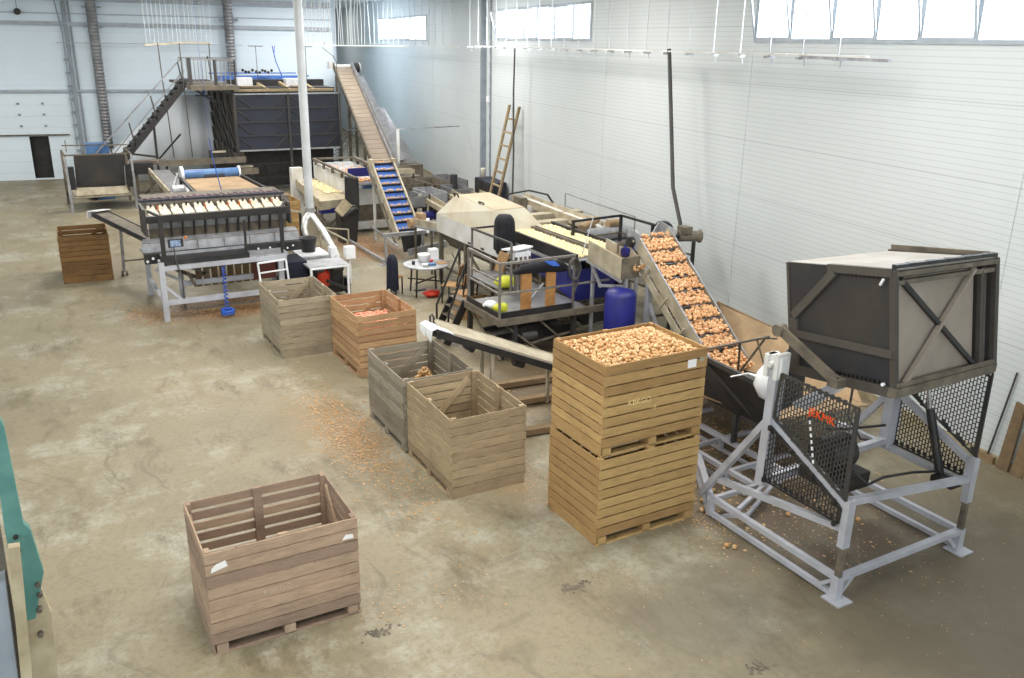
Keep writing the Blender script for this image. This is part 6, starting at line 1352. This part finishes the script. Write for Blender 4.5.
track('conduit', 'double-tube bracket rail at the right end of the overhead tray', [H(WR - .75, 11.4, 5.93), H(WR - .75, 13.6, 5.94)], 'steel', .05, .05)
for i in range(22):
    s_ = 12.6 + i * .95
    m = MB(); p_ = H(WR - .75, s_, 5.95); m.bar(p_, (p_[0], p_[1], 8.3), .018); m.box(p_[0] - .12, p_[0] + .12, p_[1] - .03, p_[1] + .03, 5.9, 5.95)
    m.bar((p_[0] + .08, p_[1], 5.9), (p_[0] + .08, p_[1], 5.78), .015)
    one(m, 'tray_hanger', 'cord' if i > 2 else 'steel', 'thin hanger rod with clip holding the long tray by the right wall', 'hanger', 'hanger rods of the long tray')
for i in range(21):
    x = 9.9 + i * .118 + rnd.uniform(-.04, .04); y = 33.0
    m = MB(); m.hose([(x, y, 5.9), (x + rnd.uniform(-.05, .05), y, 6.8), (x + rnd.uniform(-.12, .12), y, 8.3)], .015, 5)
    one(m, 'roof_string', 'cord', 'white cord hanging from the roof to the tray before the far corner', 'cord', 'white cords above the far tray')
for i in range(15):
    s_ = 34.5 + i * 1.05
    p_ = H(WR - .9, s_, 5.9); m = MB(); m.hose([p_, (p_[0] + rnd.uniform(-.05, .05), p_[1], 7), (p_[0] + rnd.uniform(-.1, .1), p_[1], 8.1)], .016, 5)
    one(m, 'roof_string', 'cord', 'white cord hanging in front of the far strip window', 'cord', 'white cords before the far window')
for i in range(16):
    x = 5.2 + i * .16 + rnd.uniform(-.04, .04); m = MB(); m.hose([(x, 37.95, 5.84), (x + rnd.uniform(-.04, .04), 37.95, 7.2), (x, 37.95, 9.0)], .006, 5)
    one(m, 'roof_string', 'cord', 'thin pale cord above the crooked batten over the access stairs', 'cord', 'thin cords above the stairs')
for (x, y, z0, dx, lab, mt, rr) in ((5.55, 37.6, 1.5, .1, 'dark cable falling from the batten past the stairs, left of three', 'cable', .022), (6.3, 37.4, 1.5, .05, 'dark cable falling beside the stair top, middle of three', 'cable', .02), (7.4, 37.3, 5.2, -.1, 'dark cable ending at the landing railing, right of three', 'cable', .02)):
    m = MB(); m.hose([(x, y, 5.86), (x + dx * .3, y, 4.5), (x + dx, y, 3.0 if z0 < 3 else 5.4), (x + dx * 1.6, y, z0)], rr, 6); one(m, 'hanging_cable', mt, lab, 'cable')
m = MB(); m.hose([(6.75, 34.0, 5.9), (6.7, 33.9, 4.5), (5.9, 30.0, 2.8), (5.6, 27.8, 2.1), (5.3, 25.2, 2.05)], .018, 6); 
m = MB(); m.hose([(4.75, 25, 3.5), (4.78, 25, 3.0), (4.85, 25, 2.6), (4.95, 25, 2.05)], .012, 6); m.bar((4.75, 25, 3.5), (4.6, 25, 9.0), .006); one(m, 'hanging_cable', 'cordblue', 'blue hose hanging to the blue roller', 'cable')
for (x0, y0, lab, mt) in ((9.5, 38.5, 'thin dark cord dropping to the bunker top, left', 'cable'), (11.6, 38.5, 'thin dark cord dropping to the bunker top, right', 'cable')):
    m = MB(); m.bar((x0, y0, 4.3), (x0, y0, 5.8), .02); m.bar((x0 - .3, y0, 5.78), (x0 + .3, y0, 5.78), .03); one(m, 'hanging_cable', mt, lab, 'cable')
m = MB(); m.hose([(10.2, 38.5, 5.8), (10.3, 38.5, 5.2), (10.6, 38.5, 4.4)], .02, 6); m.hose([(10.3, 38.5, 5.8), (10.25, 38.5, 5.4), (10.5, 38.5, 4.6)], .012, 6); one(m, 'hanging_cable', 'cordblue', 'pair of blue hoses dropping to the bunker top', 'cable')
m = MB(); m.hose([(8.2, 33.0, 6.0), (8.1, 33.0, 5.8), (8.5, 33.0, 5.5), (8.6, 33.0, 5.3), (8.62, 33, 3.0), (8.85, 32.6, 1.7)], .013, 6)
m.v = [(v[0] + 2.5, v[1], v[2]) for v in m.v]
one(m, 'hanging_cable', 'cable', 'dark cable looping off the far tray down the bunker edge', 'cable')

# ------------------------------------------------------------------ foreground rig at the left edge
fg = thing('foreground_rig', 'teal and beige machine edge cut by the left side of the photo', 'machine', (-.3, 4.6, 0))
m = MB(); m.plate([(-.22, 4.6, 4.3), (-.215, 4.6, 3.76), (-.19, 4.6, 3.72), (-.165, 4.6, 3.46), (-.24, 4.6, 3.2), (-.30, 4.6, 3.2), (-.30, 4.6, 3.75), (-.29, 4.6, 3.97), (-.36, 4.6, 4.6), (-.30, 4.6, 4.6)], .05); m.build('teal_post', 'teal', fg, 'teal painted flat post')
m = MB(); m.tube((-.213, 4.57, 3.70), (-.213, 4.56, 3.70), .012); m.tube((-.212, 4.57, 3.62), (-.212, 4.56, 3.62), .012)
m.v = [(v[0] - .045, v[1], v[2]) for v in m.v]; m.build('bolt_hole', 'black', fg)
MB().bar((-.265, 4.45, 3.72), (-.36, 4.45, 2.4), .05, .05).build('beige_tube', 'fgtan', fg)
m = MB(); m.plate([(-.2, 4.62, 3.42), (-.165, 4.62, 3.2), (-.21, 4.62, 2.4), (-.36, 4.62, 2.4), (-.27, 4.62, 3.3)], .06); m.build('beige_plate', 'fgtan', fg)
m = MB()
for (x, z) in ((-.20, 3.40), (-.215, 3.25), (-.23, 3.1), (-.2, 3.34)): m.tube((x, 4.6, z), (x, 4.555, z), .014, n=8)
m.build('bolt', 'dusty', fg)
m = MB(); m.box(-.62, -.315, 4.5, 4.7, 2.2, 3.5); m.v = [(v[0] - (3.9 - v[2]) * .05, v[1], v[2]) for v in m.v]; m.build('teal_panel', 'trimgrey', fg)
m = MB(); m.bar((-.32, 4.65, 4.6), (-.45, 4.65, 0), .05); m.bar((-.6, 4.8, 3.0), (-.6, 4.8, 0), .1); m.build('support_post', 'dusty', fg)

# ------------------------------------------------------------------ light
w = bpy.data.worlds.new('sky'); SC.world = w; w.use_nodes = True
bg = w.node_tree.nodes['Background']; bg.inputs[0].default_value = (.84, .93, 1.0, 1); bg.inputs[1].default_value = 2.2
def area(name, loc, size, energy, color, rot=(0, 0, 0)):
    l = bpy.data.lights.new(name, 'AREA'); l.shape = 'RECTANGLE'; l.size, l.size_y = size; l.energy = energy; l.color = color
    o = bpy.data.objects.new(name, l); COL.objects.link(o); o.location = loc; o.rotation_euler = rot; return o
for i, (x, y, e_) in enumerate(((2.5, 6, 420), (8.5, 9, 420), (3.5, 16, 520), (10, 19, 520), (4.5, 27, 560), (12, 29, 560), (5, 35, 560), (12, 38, 480), (15.9, 47, 110), (17.4, 57, 130), (-6, 10, 520), (-7, 26, 520), (-4, 38, 300))):
    area('roof_lamp', (x, y, 7.95), (3.2, 1.6), e_ * 1.0, (1.0, .955, .90))  # unseen overhead lamps; the two in the far corridor are added to brighten it
for (cx, w_) in ((-7, 9), (4, 9)):
    p_ = H(cx, -6.1, 5.8); o = area('window_daylight', p_, (w_, 2.8), 600, (.93, .97, 1.0)); o.rotation_euler = (-(NY - Vector((0, 0, .35)))).to_track_quat('Z', 'Y').to_euler()  # fill from behind the viewer, added to lighten the near-facing sides
# daylight entering through the strip windows
for (a, b, z0, z1_) in WINS:
    p_ = H(WR + .35, (a + b) / 2, (z0 + z1_) / 2)
    o = area('window_daylight', p_, (b - a, z1_ - z0), 90 * (b - a), (.86, .93, 1.0)); 
    o.rotation_euler = (Vector((NX.x, NX.y, .55))).to_track_quat('Z', 'Y').to_euler()
SC.view_settings.view_transform = 'Standard'; SC.view_settings.look = 'None'; SC.view_settings.gamma = 1; SC.view_settings.exposure = -.12
SC.view_settings.use_curve_mapping = False
SC.cycles.use_denoising = True
SC.cycles.max_bounces = 6; SC.cycles.diffuse_bounces = 4
SC.cycles.sample_clamp_indirect = 6
